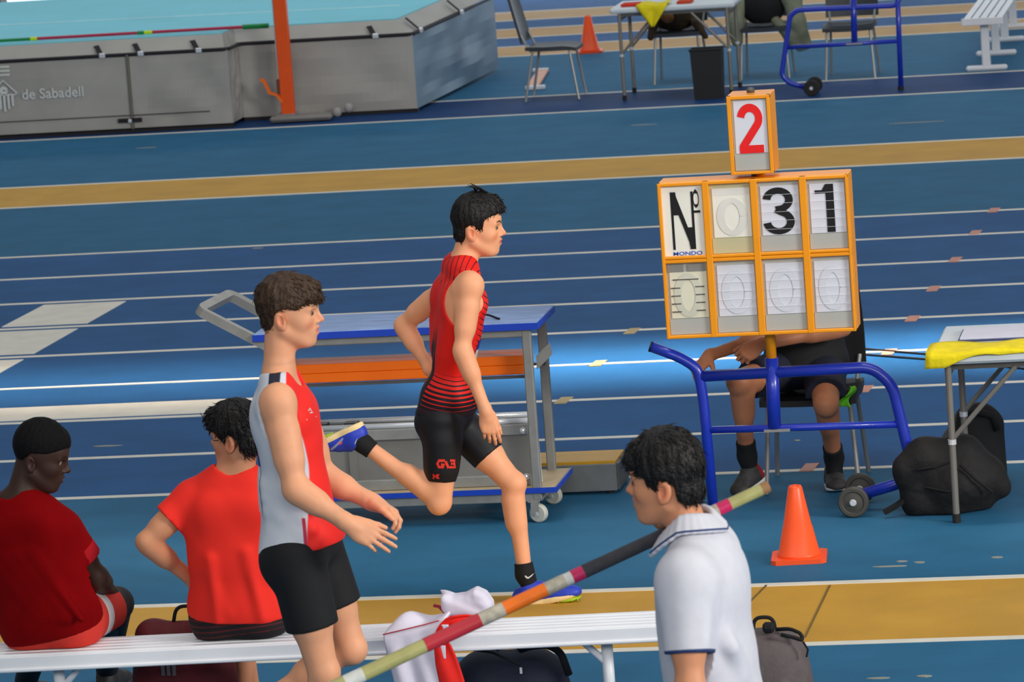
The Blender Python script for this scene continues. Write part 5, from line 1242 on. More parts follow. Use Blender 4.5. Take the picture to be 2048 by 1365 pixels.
def build_polo():
    Yc = 12.55
    fw = np.array([-math.cos(.42), math.sin(.42), 0]); fw = rotm('Z', YAWV)@fw
    yaw = math.atan2(fw[1], fw[0]); fwb = rotm('Z', YAWV)@np.array([-math.cos(.22), math.sin(.22), 0]); lf = np.cross(ez3, fwb)     # body heading; lf = his left
    s = 1.0; HR = headR(yaw, .02); ear = Q(1325, 986, Yc-.09); O = ear-s*(np.array([0, .077, 0])@HR)
    neck = Q(1390, 1092, Yc-.0); pel = setz(neck-fwb*.0, .97); pel[0] += .03
    shL = neck+lf*.185-ez3*.045; shR = neck-lf*.185-ez3*.035
    J = dict(neck=neck, pelvis=pel, shR=shR, shL=shL, headb=O+s*(np.array([-.012, 0, -.03])@HR), hipL=pel+lf*.09-ez3*.03, hipR=pel-lf*.09-ez3*.03)
    J['elL'] = shL+lf*.075-ez3*.290-fwb*.01; J['wrL'] = J['elL']-ez3*.245+fwb*.06
    J['elR'] = shR-lf*.06-ez3*.27+fwb*.06
    # pole axis
    pa, pb_ = Q(690, 1366, 12.30), Q(1537, 973, 12.80); pd = _n(pb_-pa)
    hg = Q(1352, 1062, 12.69); hg = pa+pd*((hg-pa)@pd)
    J['wrR'] = hg-pd*.0-ez3*.055+lf*-.03-fwb*.03
    J['knL'] = setz(J['hipL']+fwb*.06, .50); J['anL'] = setz(J['knL']-fwb*.06, .085); J['knR'] = setz(J['hipR']+fwb*.10, .50); J['anR'] = setz(J['knR']-fwb*.16, .085)
    root = thing('person', (pel[0], pel[1], 0), 'dark haired man in white polo shirt carrying a vaulting pole, foreground right', 'person')
    f, fr = body_prims(J, 1.03, arm=1.05, leg=1.0, tw=1.0); T = head_prims(f, O, HR, s, jaw=1.02)
    hand_prims(f, J['wrL'], _n(-ez3+fwb*.15), lf, -1, [(.3, .4, .3)]*4, 1.0, thumb=(.4, .2))
    hand_prims(f, J['wrR'], _n(ez3*.9+fwb*.25), _n(-lf-fwb*.3), -1, [(1.0, 1.1, .7)]*4, 1.0, thumb=(.6, .6))
    body, V, Fq = dec('body', f, SKIN5, root, .007, fine=[(O, (.15, .14, .175), .0036), (J['wrL']-ez3*.09, (.09, .09, .12), .004), (J['wrR']+ez3*.06, (.1, .1, .1), .004)], attrs=face_attrs(O, HR, s))
    eyes(body, T, s, HR)
    hp = [(.14, .056), (.104, .062), (.080, .052), (.056, .040), (.044, .012), (.034, .004), (.020, .014), (.010, .032), (-.010, .034), (-.026, .020), (-.034, -.020), (-.050, -.046), (-.11, -.050), (-.2, 0), (-.2, .3), (.2, .3), (.2, .07)]
    hair_mesh(root, O, HR, s, hp, HAIRB, [((.012, 0, .068), (.106, .090, .104)), ((.064, 0, .092), (.062, .070, .052)), ((-.036, 0, -.002), (.050, .064, .062))], 9, 1500, .026, .0012, (-.2, 0, -1),
              extra=[((.09, -.05, .08), (.116, -.01, .082), .02, .016), ((.09, .05, .08), (.116, .01, .082), .02, .016)], lift=.3, fringe=lambda l: (.6, 0, -.5) if l[0] > .05 else (-.5, 0, -.8))
    up, rt, fs = fr['up'], fr['right'], fr['front']; lp = fr['lp']
    POLO = mat('white_pique', rgb(206, 206, 214), .75, var=.03, nscale=30, bump=.1, bscale=300, layers=[('trim', rgb(40, 62, 110), .0012), ('trim2', rgb(40, 62, 110), .0012)])
    jf = grow(Fld(), fr['PT']['torso'], .014)
    for S, y in (('R', 1), ('L', -1)):
        sh, el = J['sh'+S], J['el'+S]; jf.rc(J['neck']+rt*y*.05-up*.02, sh-rt*y*.01-up*.005, .052, .060, .04); jf.rc(sh, lerp(sh, el, .80), .068, .066, .035)
        jf.rc(sh-up*.05-rt*y*.02, lp(.25)+rt*y*.085, .062, .06, .08)
    jf.el(lp(.30), (.165, .125, .26), fr['AM'], .06); jf.el(lp(-.02), (.172, .130, .16), fr['AP'], .06); jf.el(lp(.80)-fs*.05, (.14, .08, .14), fr['AC'], .05)
    rs = np.random.RandomState(2)
    for i in range(7):      # folds from the armpit down the back
        a_ = J['shL']-up*(.10+.02*i)-rt*-.03-fs*(.03+.012*i); b_ = lp(.30-.05*i)-fs*(.10-.005*i)-rt*(.10-.028*i); jf.rc(a_, b_, .007, .006, .04)
    for i in range(2):
        a_ = J['shL']-up*(.01+.03*i)-fs*.05-rt*.02; b_ = lerp(J['shL'], J['elL'], .55+.08*i)-fs*.045-rt*.03; jf.rc(a_, b_, .010, .006, .03)
    hmL = lerp(J['shL'], J['elL'], .70); hmR = lerp(J['shR'], J['elR'], .70); dL, dR = _n(J['elL']-J['shL']), _n(J['elR']-J['shR'])
    def slv(X, Y, Z):
        out = np.full(np.broadcast(X, Y, Z).shape, -1.0, np.float32)
        for h_, d_, el_, sh_ in ((hmL, dL, J['elL'], J['shL']), (hmR, dR, J['elR'], J['shR'])):
            c = (X-h_[0])*d_[0]+(Y-h_[1])*d_[1]+(Z-h_[2])*d_[2]; ax_ = sh_+d_*0
            px, py, pz = X-ax_[0], Y-ax_[1], Z-ax_[2]; t = px*d_[0]+py*d_[1]+pz*d_[2]
            rad = np.sqrt(np.maximum(px*px+py*py+pz*pz-t*t, 0)); out = np.where((rad < .074) & (t > .06), np.maximum(out, c), out)
        return out
    jf.cut(slv, .0); jf.el(J['neck']+up*.06+fs*.02, (.066, .075, .075), fr['AC'], .004, sub=True); jf.cut(plane(lp(-.16), -up), .004)
    def trim(V_):
        d = np.full(len(V_), .05)
        for h_, d_, sh_ in ((hmL, dL, J['shL']), (hmR, dR, J['shR'])):
            c = (V_-h_)@d_; px = V_-sh_; t = px@d_; rad = np.linalg.norm(px-t[:, None]*d_, axis=1); d = np.where((rad < .0815) & (c > -.02) & (c < .003) & (np.linalg.norm(V_-h_, axis=1) < .09), -(c+.009), d)
        return d
    je, jV, jF = dec('polo_shirt', jf, POLO, root, .0055, attrs={'trim': trim, 'trim2': lambda V_: np.full(len(V_), .05)}, relax=2)
    # folded collar: a band round the neck, open at the front
    cf = Fld(); cN = J['neck']+up*.022; ring = []
    for a_ in np.linspace(-2.6, 2.6, 27):
        rad = .066+.012*abs(a_)/2.6; aa = abs(a_); hh = .052+.024*math.sin(aa) if aa < 1.57 else .076-.066*(aa-1.57)
        ring.append((cN-fs*(math.cos(a_)*rad*1.08-.014)+rt*math.sin(a_)*rad+up*hh, a_))
    for (p0, a0), (p1, a1) in zip(ring[:-1], ring[1:]):
        o0 = _n((p0-cN)-up*((p0-cN)@up)); o1 = _n((p1-cN)-up*((p1-cN)@up))
        for t in np.linspace(0, 1, 8): cf.rc(p0+o0*.032*t-up*.038*t, p1+o1*.032*t-up*.038*t, .0064, .0064, .008)
    edge = []
    for (p0, a0), (p1, a1) in zip(ring[:-1], ring[1:]):
        for q_ in (0, .33, .66):
            pm = lerp(p0, p1, q_); om = _n((pm-cN)-up*((pm-cN)@up)); edge.append(pm+om*.032*.84-up*.038*.84)
    edge = np.array(edge)
    et = [p_+_n((p_-cN)-up*((p_-cN)@up))*.0115-up*.003 for p_ in edge]
    mk('collar_trim', tube(et[2:-2], .0032, 6), mat('trim_navy', rgb(40, 62, 110), .7), root, smooth=True)
    def ctr(V_): return 0*V_[:, 0]+.05
    def ctr_(V_): return np.sqrt(((V_[:, None, :]-edge[None])**2).sum(2)).min(1)-.0105
    dec('collar', cf, POLO, root, .0045, attrs={'trim': ctr, 'trim2': lambda V_: np.full(len(V_), .05)})
    NAVYT = mat('navy_trousers', rgb(30, 34, 52), .8); sf = Fld(); sf.el(lp(.0), (.160, .122, .12), fr['AP'], .04)
    for S in 'RL': sf.rc(J['hip'+S], J['kn'+S], .094, .070, .03); sf.rc(J['kn'+S], J['an'+S], .068, .058, .02)
    sf.cut(plane((0, 0, .06), -ez3), .003); dec('trousers', sf, NAVYT, root, .008)
    for S in 'RL':
        an = J['an'+S]; shoe(root, an, np.array([an[0], an[1], 0])-fwb*.07, np.array([an[0], an[1], 0])+fwb*.20, None, mat('trainer_dark', rgb(40, 40, 46), .6), mat('trainer_sole', rgb(225, 225, 222), .6))
    # ---- the pole
    pl = thing('vaulting_pole', (pa+pb_)/2, 'taped vaulting pole with red, orange, magenta and black bands held diagonally', 'pole')
    PM = {'olive': mat('pole_olive', rgb(168, 164, 104), .45, var=.12, nscale=14), 'red': mat('pole_red', rgb(186, 44, 56), .5), 'beige': mat('pole_label', rgb(176, 168, 150), .5, var=.35, nscale=30), 'orange': mat('pole_orange', rgb(244, 116, 16), .5, var=.1, nscale=20),
          'mag': mat('pole_magenta', rgb(196, 34, 92), .5), 'dark': mat('pole_grip', rgb(56, 56, 62), .8, var=.15, nscale=40, bump=.2, bscale=80), 'white': mat('pole_white', rgb(206, 208, 200), .5, var=.15, nscale=20), 'tip': mat('pole_tip', rgb(150, 110, 70), .6)}
    def tx(px): return (px-690)/(1537-690)
    segs = [(-760, 690, 'olive'), (690, 726, 'white'), (726, 848, 'olive'), (848, 957, 'red'), (957, 1004, 'beige'), (1004, 1088, 'orange'), (1088, 1126, 'beige'), (1126, 1140, 'white'), (1140, 1163, 'mag'), (1163, 1400, 'dark'), (1400, 1434, 'beige'), (1434, 1458, 'mag'), (1458, 1522, 'olive'), (1522, 1537, 'tip')]
    Lp = pb_-pa; nm = {'olive': 'bare_section', 'red': 'red_tape', 'beige': 'label_band', 'orange': 'orange_tape', 'mag': 'magenta_tape', 'dark': 'black_grip', 'white': 'white_band', 'tip': 'end_tip'}
    for x0, x1, c in segs:
        t0, t1 = tx(x0), tx(x1); r0 = .0205-.0035*max(-.5, min(1, t0)); r1 = .0205-.0035*max(-.5, min(1, t1)); g_ = .0009 if c in ('red', 'orange', 'mag', 'dark', 'beige') else 0
        p0, p1 = pa+Lp*t0, pa+Lp*t1
        if p0[2] < .02: p0 = pa+pd*((.02-pa[2])/pd[2])
        mk(nm[c], tube([p0, p1], [r0+g_, r1+g_], 16), PM[c], pl, smooth=False)
build_polo()
def sleeve_cut(J, t, rad=.076):
    A_ = [(lerp(J['sh'+S], J['el'+S], t), _n(J['el'+S]-J['sh'+S]), J['sh'+S]) for S in 'RL']
    def fn(X, Y, Z):
        out = np.full(np.broadcast(X, Y, Z).shape, -1.0, np.float32)
        for h_, d_, sh_ in A_:
            c = (X-h_[0])*d_[0]+(Y-h_[1])*d_[1]+(Z-h_[2])*d_[2]; px, py, pz = X-sh_[0], Y-sh_[1], Z-sh_[2]; q_ = px*d_[0]+py*d_[1]+pz*d_[2]
            r_ = np.sqrt(np.maximum(px*px+py*py+pz*pz-q_*q_, 0)); out = np.where((r_ < rad) & (q_ > .06), np.maximum(out, c), out)
        return out
    def at(V_):
        d = np.full(len(V_), .05)
        for h_, d_, sh_ in A_:
            c = (V_-h_)@d_; px = V_-sh_; q_ = px@d_; r_ = np.linalg.norm(px-q_[:, None]*d_, axis=1); d = np.where((r_ < rad*.97) & (q_ > .06), -(c+.055), d)
        return d
    return fn, at
def tee(root, J, fr, m, g=.013, sl=.62, sr=(.064, .062), hem=-.10, name='t_shirt', folds=(), bag=(.162, .125), vx=.006, attrs=None, neck_r=.066):
    up, rt, fs = fr['up'], fr['right'], fr['front']; lp = fr['lp']; jf = grow(Fld(), fr['PT']['torso'], g)
    for S, y in (('R', 1), ('L', -1)):
        sh, el = J['sh'+S], J['el'+S]; jf.rc(J['neck']+rt*y*.05-up*.025, sh-rt*y*.01-up*.005, .052, .058, .04); jf.rc(sh, lerp(sh, el, sl+.1), sr[0], sr[1], .035)
        jf.rc(sh-up*.06-rt*y*.03, lp(.40)+rt*y*.085, .06, .065, .05)
    jf.el(lp(.32), (bag[0], bag[1], .22), fr['AM'], .06); jf.el(lp(.02), (bag[0]*1.05, bag[1]*1.06, .14), fr['AP'], .06)
    for a_, b_, r_ in folds: jf.rc(a_, b_, r_, r_*.7, .035)
    fn, at = sleeve_cut(J, sl); jf.cut(fn, 0); jf.el(J['neck']+up*.055+fs*.012, (neck_r, .072, .07), fr['AC'], .004, sub=True); jf.cut(plane(lp(hem), -up), .004)
    return dec(name, jf, m, root, vx, attrs=attrs or {'cuff': at}, relax=2)

def build_dark():
    Yc = 16.15
    J = dict(pelvis=setz(Q(104, 1250, Yc), .55), neck=Q(34, 1005, Yc-.04), shR=Q(126, 1060, Yc-.02), shL=Q(-66, 1068, Yc+.02), elR=Q(190, 1152, Yc+.05), wrR=Q(222, 1188, Yc+.28), elL=Q(-118, 1190, Yc+.08), wrL=Q(-50, 1225, Yc+.32))
    p = J['pelvis']; J['hipR'] = p+np.array([.085, .02, -.02]); J['hipL'] = p+np.array([-.085, .02, -.02]); J['knR'] = p+np.array([.13, .43, -.05]); J['knL'] = p+np.array([-.13, .43, -.05])
    J['anR'] = G(214, 1338, .10); J['anL'] = G(52, 1362, .10)
    s = .99; HR = headR(YAWV-.02, .30); ear = Q(63, 930, Yc-.10); O = ear-s*(np.array([0, -.077, 0])@HR); J['headb'] = O+s*(np.array([-.014, 0, -.03])@HR)
    root = thing('person', (p[0], p[1], 0), 'man in dark red t-shirt sitting on the bench at the left edge', 'person')
    f, fr = body_prims(J, 1.02, arm=1.06, leg=1.0, tw=1.05); T = head_prims(f, O, HR, s, mouth_open=.002)
    hand_prims(f, J['wrR'], _n(np.array([.25, .6, -.7])), _n(np.array([.9, -.1, .4])), -1, [(.3, .4, .3)]*4, 1.0); hand_prims(f, J['wrL'], _n(np.array([.3, .7, -.3])), _n(np.array([-.5, 0, .8])), 1, [(.3, .4, .3)]*4, 1.0)
    body, V, Fq = dec('body', f, SKIN4, root, .0075, fine=[(O+np.array([.02, 0, 0]), (.16, .13, .17), .004), (J['wrR']+np.array([.03, .06, -.07]), (.09, .11, .11), .0045)], attrs=face_attrs(O, HR, s)); eyes(body, T, s, HR)
    hp = [(.14, .070), (.108, .078), (.075, .062), (.045, .050), (.010, .044), (-.012, .040), (-.03, .014), (-.040, -.010), (-.10, -.020), (-.2, 0), (-.2, .3), (.2, .3), (.2, .09)]
    hair_mesh(root, O, HR, s, hp, mat('hair_coily', rgb(10, 9, 10), .7, var=.3, nscale=90, bump=.6, bscale=200, spec=.15), [((.012, 0, .066), (.104, .084, .100)), ((.062, 0, .085), (.056, .066, .056))], 6, 0, amp=.0016)
    up, rt, fs = fr['up'], fr['right'], fr['front']; lp = fr['lp']
    TR = mat('dark_red_tee', rgb(124, 2, 6), .9, spec=.08, var=.10, nscale=8, layers=[('cuff', rgb(166, 26, 36), .002)])
    fo = [(lp(.62)-fs*.10-rt*(.10-.05*i), lp(.10-.03*i)-fs*.125+rt*(.02+.05*i), .014) for i in range(4)]+[(J['shR']-up*.10-fs*.06-rt*.04, lp(.05)-fs*.12+rt*.10, .013)]
    tee(root, J, fr, TR, sl=.66, sr=(.068, .070), hem=-.12, folds=fo, bag=(.175, .135))
    sf = Fld(); sf.el(lp(-.02), (.178, .135, .115), fr['AP'], .04); SH = mat('red_shorts', rgb(214, 52, 40), .8, layers=[('white', rgb(214, 214, 216), .002)])
    for S in 'RL': sf.rc(J['hip'+S], lerp(J['hip'+S], J['kn'+S], .8), .105, .095, .03); sf.el(J['hip'+S]-fr['fronth']*.045-up*.01, (.088, .092, .102), fr['AP'], .04)
    sf.cut(split_hem(J, .8, .8, .66, .66), .003); sf.cut(plane((0, 0, .452), -ez3), .004)
    dec('shorts', sf, SH, root, .007, attrs={'white': lambda V_: np.maximum(np.abs((V_-J['hipR'])@_n(J['knR']-J['hipR'])-.10)-.03, .12-(V_-p)@rt)})
    LG = mat('black_leggings', rgb(18, 18, 22), .7)
    for S in 'RL':
        lf_ = Fld(); lf_.rc(lerp(J['hip'+S], J['kn'+S], .5), J['kn'+S], .075, .062, .02); lf_.rc(J['kn'+S], J['an'+S], .060, .044, .02); dec('legging', lf_, LG, root, .007)
        an = J['an'+S]; shoe(root, an, setz(an+np.array([0, -.08, 0]), 0), setz(an+np.array([.02, .20, 0]), 0), None, mat('trainer_black', rgb(30, 30, 34), .6, layers=None), mat('sole_black', rgb(40, 40, 42), .6))
build_dark()

def build_red():
    Yc = 16.20
    J = dict(pelvis=setz(Q(480, 1240, Yc), .55), neck=Q(466, 955, Yc-.06), shL=Q(384, 998, Yc-.05), shR=Q(566, 990, Yc-.02), elL=Q(292, 1084, Yc-.12), wrL=Q(392, 1166, Yc+.08), elR=Q(632, 1095, Yc-.0), wrR=Q(575, 1170, Yc+.28))
    p = J['pelvis']; J['hipR'] = p+np.array([.085, .02, -.02]); J['hipL'] = p+np.array([-.085, .02, -.02]); J['knR'] = setz(Q(492, 1290, Yc+.50), .47); J['knL'] = p+np.array([-.13, .48, -.05])
    J['anR'] = setz(Q(488, 1400, Yc+.53), .09); J['anL'] = setz(J['knL']+np.array([0, .14, 0]), .09)
    fw = rotm('Z', YAWV)@np.array([-math.cos(.60), math.sin(.60), 0]); yaw = math.atan2(fw[1], fw[0])
    s = .98; HR = headR(yaw, .04); ear = Q(457, 890, Yc-.12); O = ear-s*(np.array([0, .077, 0])@HR); J['headb'] = O+s*(np.array([-.014, 0, -.03])@HR)
    root = thing('person', (p[0], p[1], 0), 'dark haired man in bright red t-shirt sitting on the bench, back to camera', 'person')
    f, fr = body_prims(J, .98, arm=1.0, leg=.98, tw=.98); T = head_prims(f, O, HR, s)
    hand_prims(f, J['wrL'], _n(np.array([.8, .5, -.35])), _n(np.array([-.3, -.4, .8])), 1, [(.3, .4, .3)]*4, .96); hand_prims(f, J['wrR'], _n(np.array([-.5, .6, -.4])), _n(np.array([.4, -.3, .8])), -1, [(.3, .4, .3)]*4, .96)
    body, V, Fq = dec('body', f, SKIN5, root, .007, fine=[(O, (.15, .14, .175), .004), (J['wrL']+np.array([.06, .04, -.03]), (.11, .1, .1), .0045)], attrs=face_attrs(O, HR, s)); eyes(body, T, s, HR)
    hp = [(.15, .046), (.106, .052), (.082, .048), (.058, .036), (.046, .010), (.034, .004), (.020, .016), (.010, .034), (-.010, .036), (-.026, .022), (-.034, -.016), (-.050, -.046), (-.11, -.050), (-.2, 0), (-.2, .3), (.2, .3), (.2, .06)]
    hair_mesh(root, O, HR, s, hp, HAIRB, [((.012, 0, .064), (.104, .088, .096)), ((.072, 0, .086), (.062, .068, .050)), ((-.044, 0, .0), (.050, .066, .066))], 12, 1200, .034, .0014, (-.2, 0, -1), lift=.35, fringe=lambda l: (.8, 0, -.3) if l[0] > .04 else (-.4, 0, -.9))
    up, rt, fs = fr['up'], fr['right'], fr['front']; lp = fr['lp']
    TR = mat('bright_red_tee', rgb(255, 44, 28), .8, var=.05, nscale=8)
    fo = [(J['shL']-up*.12-fs*.06+rt*.02, lp(.05)-fs*.12-rt*.02, .013), (lp(.45)-fs*.11-rt*.08, lp(.0)-fs*.13-rt*.06, .012), (lp(.5)-fs*.11+rt*.05, lp(.02)-fs*.13+rt*.10, .012)]
    tee(root, J, fr, TR, sl=.50, sr=(.064, .066), hem=-.03, folds=fo, bag=(.170, .122))
    sf = Fld(); sf.el(lp(-.02), (.168, .128, .11), fr['AP'], .04)
    for S in 'RL': sf.rc(J['hip'+S], lerp(J['hip'+S], J['kn'+S], .7), .100, .085, .03); sf.el(J['hip'+S]-fr['fronth']*.045-up*.01, (.086, .090, .100), fr['AP'], .04)
    sf.cut(split_hem(J, .8, .8, .56, .56), .003); sf.cut(plane((0, 0, .452), -ez3), .004)
    def st(V_): z = V_[:, 2]-.012*np.sin((V_[:, 0]-p[0])*9); return np.where((z > .47) & (z < .60), np.abs(((z/.022) % 1)-.5)*.022-.003, .05)
    dec('shorts', sf, mat('black_red_shorts', rgb(22, 18, 22), .75, layers=[('st', rgb(96, 26, 26), .002)]), root, .006, attrs={'st': st})
    for S in 'RL':
        an = J['an'+S]; shoe(root, an, setz(an+np.array([0, -.08, 0]), 0), setz(an+np.array([.0, .19, 0]), 0), None, mat('trainer_grey', rgb(120, 124, 130), .6), mat('trainer_sole', rgb(225, 225, 222), .6))
build_red()

chair((-2.43, 20.99, 0), math.pi, 'black chair the official sits on behind the number board', seat_m=BLACKP, w=.46)
def build_official():
    p = np.array([-2.45, 20.99, .545])
    J = dict(pelvis=p, neck=p+np.array([0, -.02, .50]), shR=p+np.array([-.18, -.02, .455]), shL=p+np.array([.18, -.02, .455]), hipR=p+np.array([-.085, -.02, -.01]), hipL=p+np.array([.085, -.02, -.01]),
             knR=Q(1480, 764, 20.60), anR=Q(1494, 912, 20.74), knL=Q(1652, 806, 20.56), anL=Q(1668, 915, 20.84))
    J['elR'] = Q(1545, 668, 20.80); J['wrR'] = Q(1418, 712, 20.58); J['elL'] = p+np.array([.20, -.20, .20]); J['wrL'] = Q(1520, 690, 20.58)
    s = 1.0; HR = headR(-math.pi/2, .1); O = J['neck']+np.array([0, -.02, .145]); J['headb'] = O+s*(np.array([-.014, 0, -.03])@HR)
    root = thing('person', (p[0], p[1], 0), 'official in black t-shirt and navy shorts seated behind the number board', 'person')
    f, fr = body_prims(J, 1.0, arm=1.0, leg=1.06, tw=1.08); T = head_prims(f, O, HR, s)
    hR = _n(Q(1384, 752, 20.5)-J['wrR']); hand_prims(f, J['wrR'], hR, _n(np.array([-.5, -.6, .5])), 1, [(.5, .7, .4), (.5, .7, .4), (.6, .7, .4), (.6, .8, .4)], .98)
    hL = _n(Q(1488, 712, 20.53)-J['wrL']); hand_prims(f, J['wrL'], hL, _n(np.array([.1, -.9, .4])), -1, [(.9, 1.1, .7)]*4, .98, thumb=(.5, .6))
    body, V, Fq = dec('body', f, SKIN3, root, .0075, fine=[(O, (.14, .16, .17), .0045), (J['wrR']+hR*.06, (.11, .1, .11), .004), (J['wrL']+hL*.05, (.1, .1, .1), .004)], attrs=face_attrs(O, HR, s)); eyes(body, T, s, HR)
    hair_mesh(root, O, HR, s, HPOLY_SHORT, HAIRB, [((.014, 0, .064), (.100, .084, .094)), ((.066, 0, .095), (.056, .062, .048))], 21, 300, .025)
    tee(root, J, fr, mat('black_tee', rgb(22, 22, 24), .8, var=.1), sl=.6, hem=-.08, bag=(.178, .14), vx=.008)
    NV = mat('navy_shorts', rgb(26, 30, 48), .8, var=.1, nscale=12); sf = Fld(); sf.el(p, (.175, .14, .11), fr['AP'], .04); lp = fr['lp']
    for S in 'RL': sf.rc(J['hip'+S], lerp(J['hip'+S], J['kn'+S], .95), .100, .088, .03); sf.el(J['hip'+S]-fr['fronth']*.045, (.09, .094, .104), fr['AP'], .04)
    sf.cut(split_hem(J, .9, .9, .72, .80), .003); sf.cut(plane((0, 0, .452), -ez3), .004); dec('shorts', sf, NV, root, .007)
    TB = mat('trainer_charcoal', rgb(52, 50, 50), .6, var=.3, nscale=40, layers=[('heelred', rgb(150, 20, 30), .003)])
    for S, heel, toe in (('R', Q(1527, 958, 20.80), G(1470, 1000)), ('L', setz(Q(1664, 940, 20.93), 0), G(1678, 988))):
        an = J['an'+S]; sk = Fld(); sk.rc(lerp(an, J['kn'+S], .3), an, .046, .044, .02); sk.rc(an, lerp(an, lerp(heel, toe, .35), .6), .042, .036, .02); sk.cut(plane(lerp(an, J['kn'+S], .20), J['kn'+S]-an), .003); ko, kV, kF = dec('sock', sk, SOCKB, root, .005)
        shoe(root, an, heel, toe, None, TB, mat('trainer_sole', rgb(225, 225, 222), .6), name='trainer', wd=.05, attrs=lambda T_, A_, L_: {'heelred': lambda V_: ((V_-T_(0, 0, 0))@A_[0])/L_*.3-.05})
build_official()
lc = Q(1704, 772, 20.75); ld = Q(1688, 815, 20.72)
lo_ = mk('neon_ribbon', sheet(5, 12, .004, lambda u, v: tuple(lc+(ld-lc)*v+np.array([(u-.5)*.035*(.5+v)+.012*math.sin(v*7), -.02*math.sin(u*3+v*4), 0]))), mat('neon_green', rgb(110, 210, 40), .7), smooth=True)
tag(lo_, 'neon green ribbon hanging from the seat beside the official', 'ribbon')

# ================================================================== bench in the foreground and the things on and under it
ang = math.atan2(16.152-15.991, 2.33); Rb = rotm('Z', ang); bo = np.array([-4.846, 15.985, 0.0]); ub, vb = Rb@ex3, Rb@ey3
bn_ = thing('slatted_bench', tuple(bo+ub*1.1+vb*.12), 'long white aluminium slatted bench in the foreground', 'bench')
BA = mat('bench_alu', rgb(232, 234, 238), .32, .0, var=.04, nscale=6)
xa, xb_ = -.95, 2.58; Lb = xb_-xa; mid = bo+ub*(xa+xb_)/2
for k in range(5): mk('slat', box(mid+vb*(.026+k*.0475)+ez3*.437, (Lb, .0365, .026), Rb, bevel=.005), BA, bn_)
mk('front_rail', join(box(mid+vb*.004+ez3*.418, (Lb, .012, .050), Rb, bevel=.003), box(mid-vb*.002+ez3*.394, (Lb, .016, .014), Rb, bevel=.004)), BA, bn_)
mk('back_rail', box(mid+vb*.238+ez3*.415, (Lb, .012, .055), Rb, bevel=.003), BA, bn_)
def along(px): return (Q(px, 1300, 16.1)-bo)@ub
for px in (1206, 112):
    u_ = along(px); b0 = bo+ub*u_+vb*.12
    l = mk('leg', tube([b0+ez3*.02, b0+ez3*.40], .021, 14), BA, bn_, smooth=True); s_ = -1 if px > 600 else 1
    mk('brace', tube([b0+ez3*.285, b0+ez3*.405+ub*s_*.115], .013, 10), BA, bn_, smooth=True); mk('bracket', box(b0+ez3*.408, (.10, .2, .014), Rb), DSTEEL, bn_); mk('foot', box(b0+ez3*.018, (.05, .36, .036), Rb, bevel=.012), BA, bn_)

# ---- white and red jacket thrown over the bench
JW = mat('jacket_white', rgb(222, 216, 230), .75, var=.03, nscale=12, bump=.12, bscale=40); JR = mat('jacket_red', rgb(232, 30, 18), .75, var=.05)
jk = thing('track_jacket', Q(860, 1280, 16.0), 'white track jacket with red lining thrown over the bench', 'jacket')
Yj = 15.955
def jq(x, y, dy=0.0): return Q(x, y, Yj+dy)
def jbody(u, v):
    if v < .36:
        t = v/.36; A_ = lerp(jq(822, 1240, .17), jq(935, 1218, .17), u); B_ = lerp(jq(766, 1272, .0), jq(884, 1246, .0), u); P = lerp(A_, B_, t)
        P = P+ez3*(.034*math.sin(math.pi*t)*(.55+.45*math.sin(u*8+.6))+.018*math.sin(math.pi*u*2)*math.sin(math.pi*t))
    else:
        t = (v-.36)/.64; P = lerp(jq(766+48*t, 1272+190*t), jq(884+34*t, 1246+215*t), u)
        P = P-ey3*(.012*math.sin(min(1, t*6)*1.57)+(.006*math.sin(u*9+2*t)+.005*math.sin(u*17-3*t))*min(1, t*4))
    return tuple(P)
g_ = sheet(34, 40, -.012, jbody); mk('body', g_, JW, jk, smooth=True)
def poly_solid(px, Y, dep, bulge, k=.02, vx=.005):
    """soft pad whose outline is given in the photograph's frame at distance Y"""
    W = [Q(x, y, Y) for x, y in px]; P2_ = [(p_[0], p_[2]) for p_ in W]; c_ = np.mean(W, 0); f = Fld()
    ex_ = max(np.ptp([p_[0] for p_ in W]), np.ptp([p_[1] for p_ in P2_])); f.el(c_, (ex_*1.05, dep, ex_*1.05), None, .01)
    f.cut(lambda X, Y_, Z: poly_sd(P2_, X, Z)+0*Y_, bulge); return f
hd_ = poly_solid([(866, 1178), (882, 1180), (908, 1190), (930, 1187), (952, 1175), (972, 1184), (986, 1204), (988, 1228), (972, 1240), (930, 1232), (896, 1232), (884, 1216)], 16.06, .055, .035)
hd_.el(Q(872, 1196, 16.03), (.016, .06, .030), None, .012, sub=True); hd_.rc(Q(905, 1196, 16.0), Q(960, 1222, 16.0), .012, .006, .02, sub=True); hd_.rc(Q(940, 1200, 16.0), Q(975, 1206, 15.99), .010, .006, .02, sub=True)
V_, F_ = mesh_field(hd_, .0045, None, 2); mk('hood', (V_, F_), JW, jk, smooth=True)
LP = [(965, 1240, 8), (930, 1238, 12), (900, 1244, 18), (884, 1262, 24), (882, 1288, 30), (892, 1325, 44), (906, 1375, 50), (914, 1440, 50)]
def jlin(u, v):
    x = v*(len(LP)-1); i = min(int(x), len(LP)-2); t = x-i; a_, b_ = LP[i], LP[i+1]; cx_, cy_, w_ = (a_[q]+(b_[q]-a_[q])*t for q in range(3))
    nx, ny = -(b_[1]-a_[1]), (b_[0]-a_[0]); l = math.hypot(nx, ny); return tuple(jq(cx_+nx/l*w_*(u-.5), cy_+ny/l*w_*(u-.5), -.020-.006*math.sin(u*6+v*5)+(.05*max(0, .25-v)*4)*.6))
mk('lining', sheet(10, 30, .006, jlin), JR, jk, smooth=True)
mk('lining_panel', sheet(6, 12, .004, lambda u, v: tuple(jq(890+8*v+14*(u-.5)*(1-v*.7), 1250+26*v, -.036))), JW, jk, smooth=True)
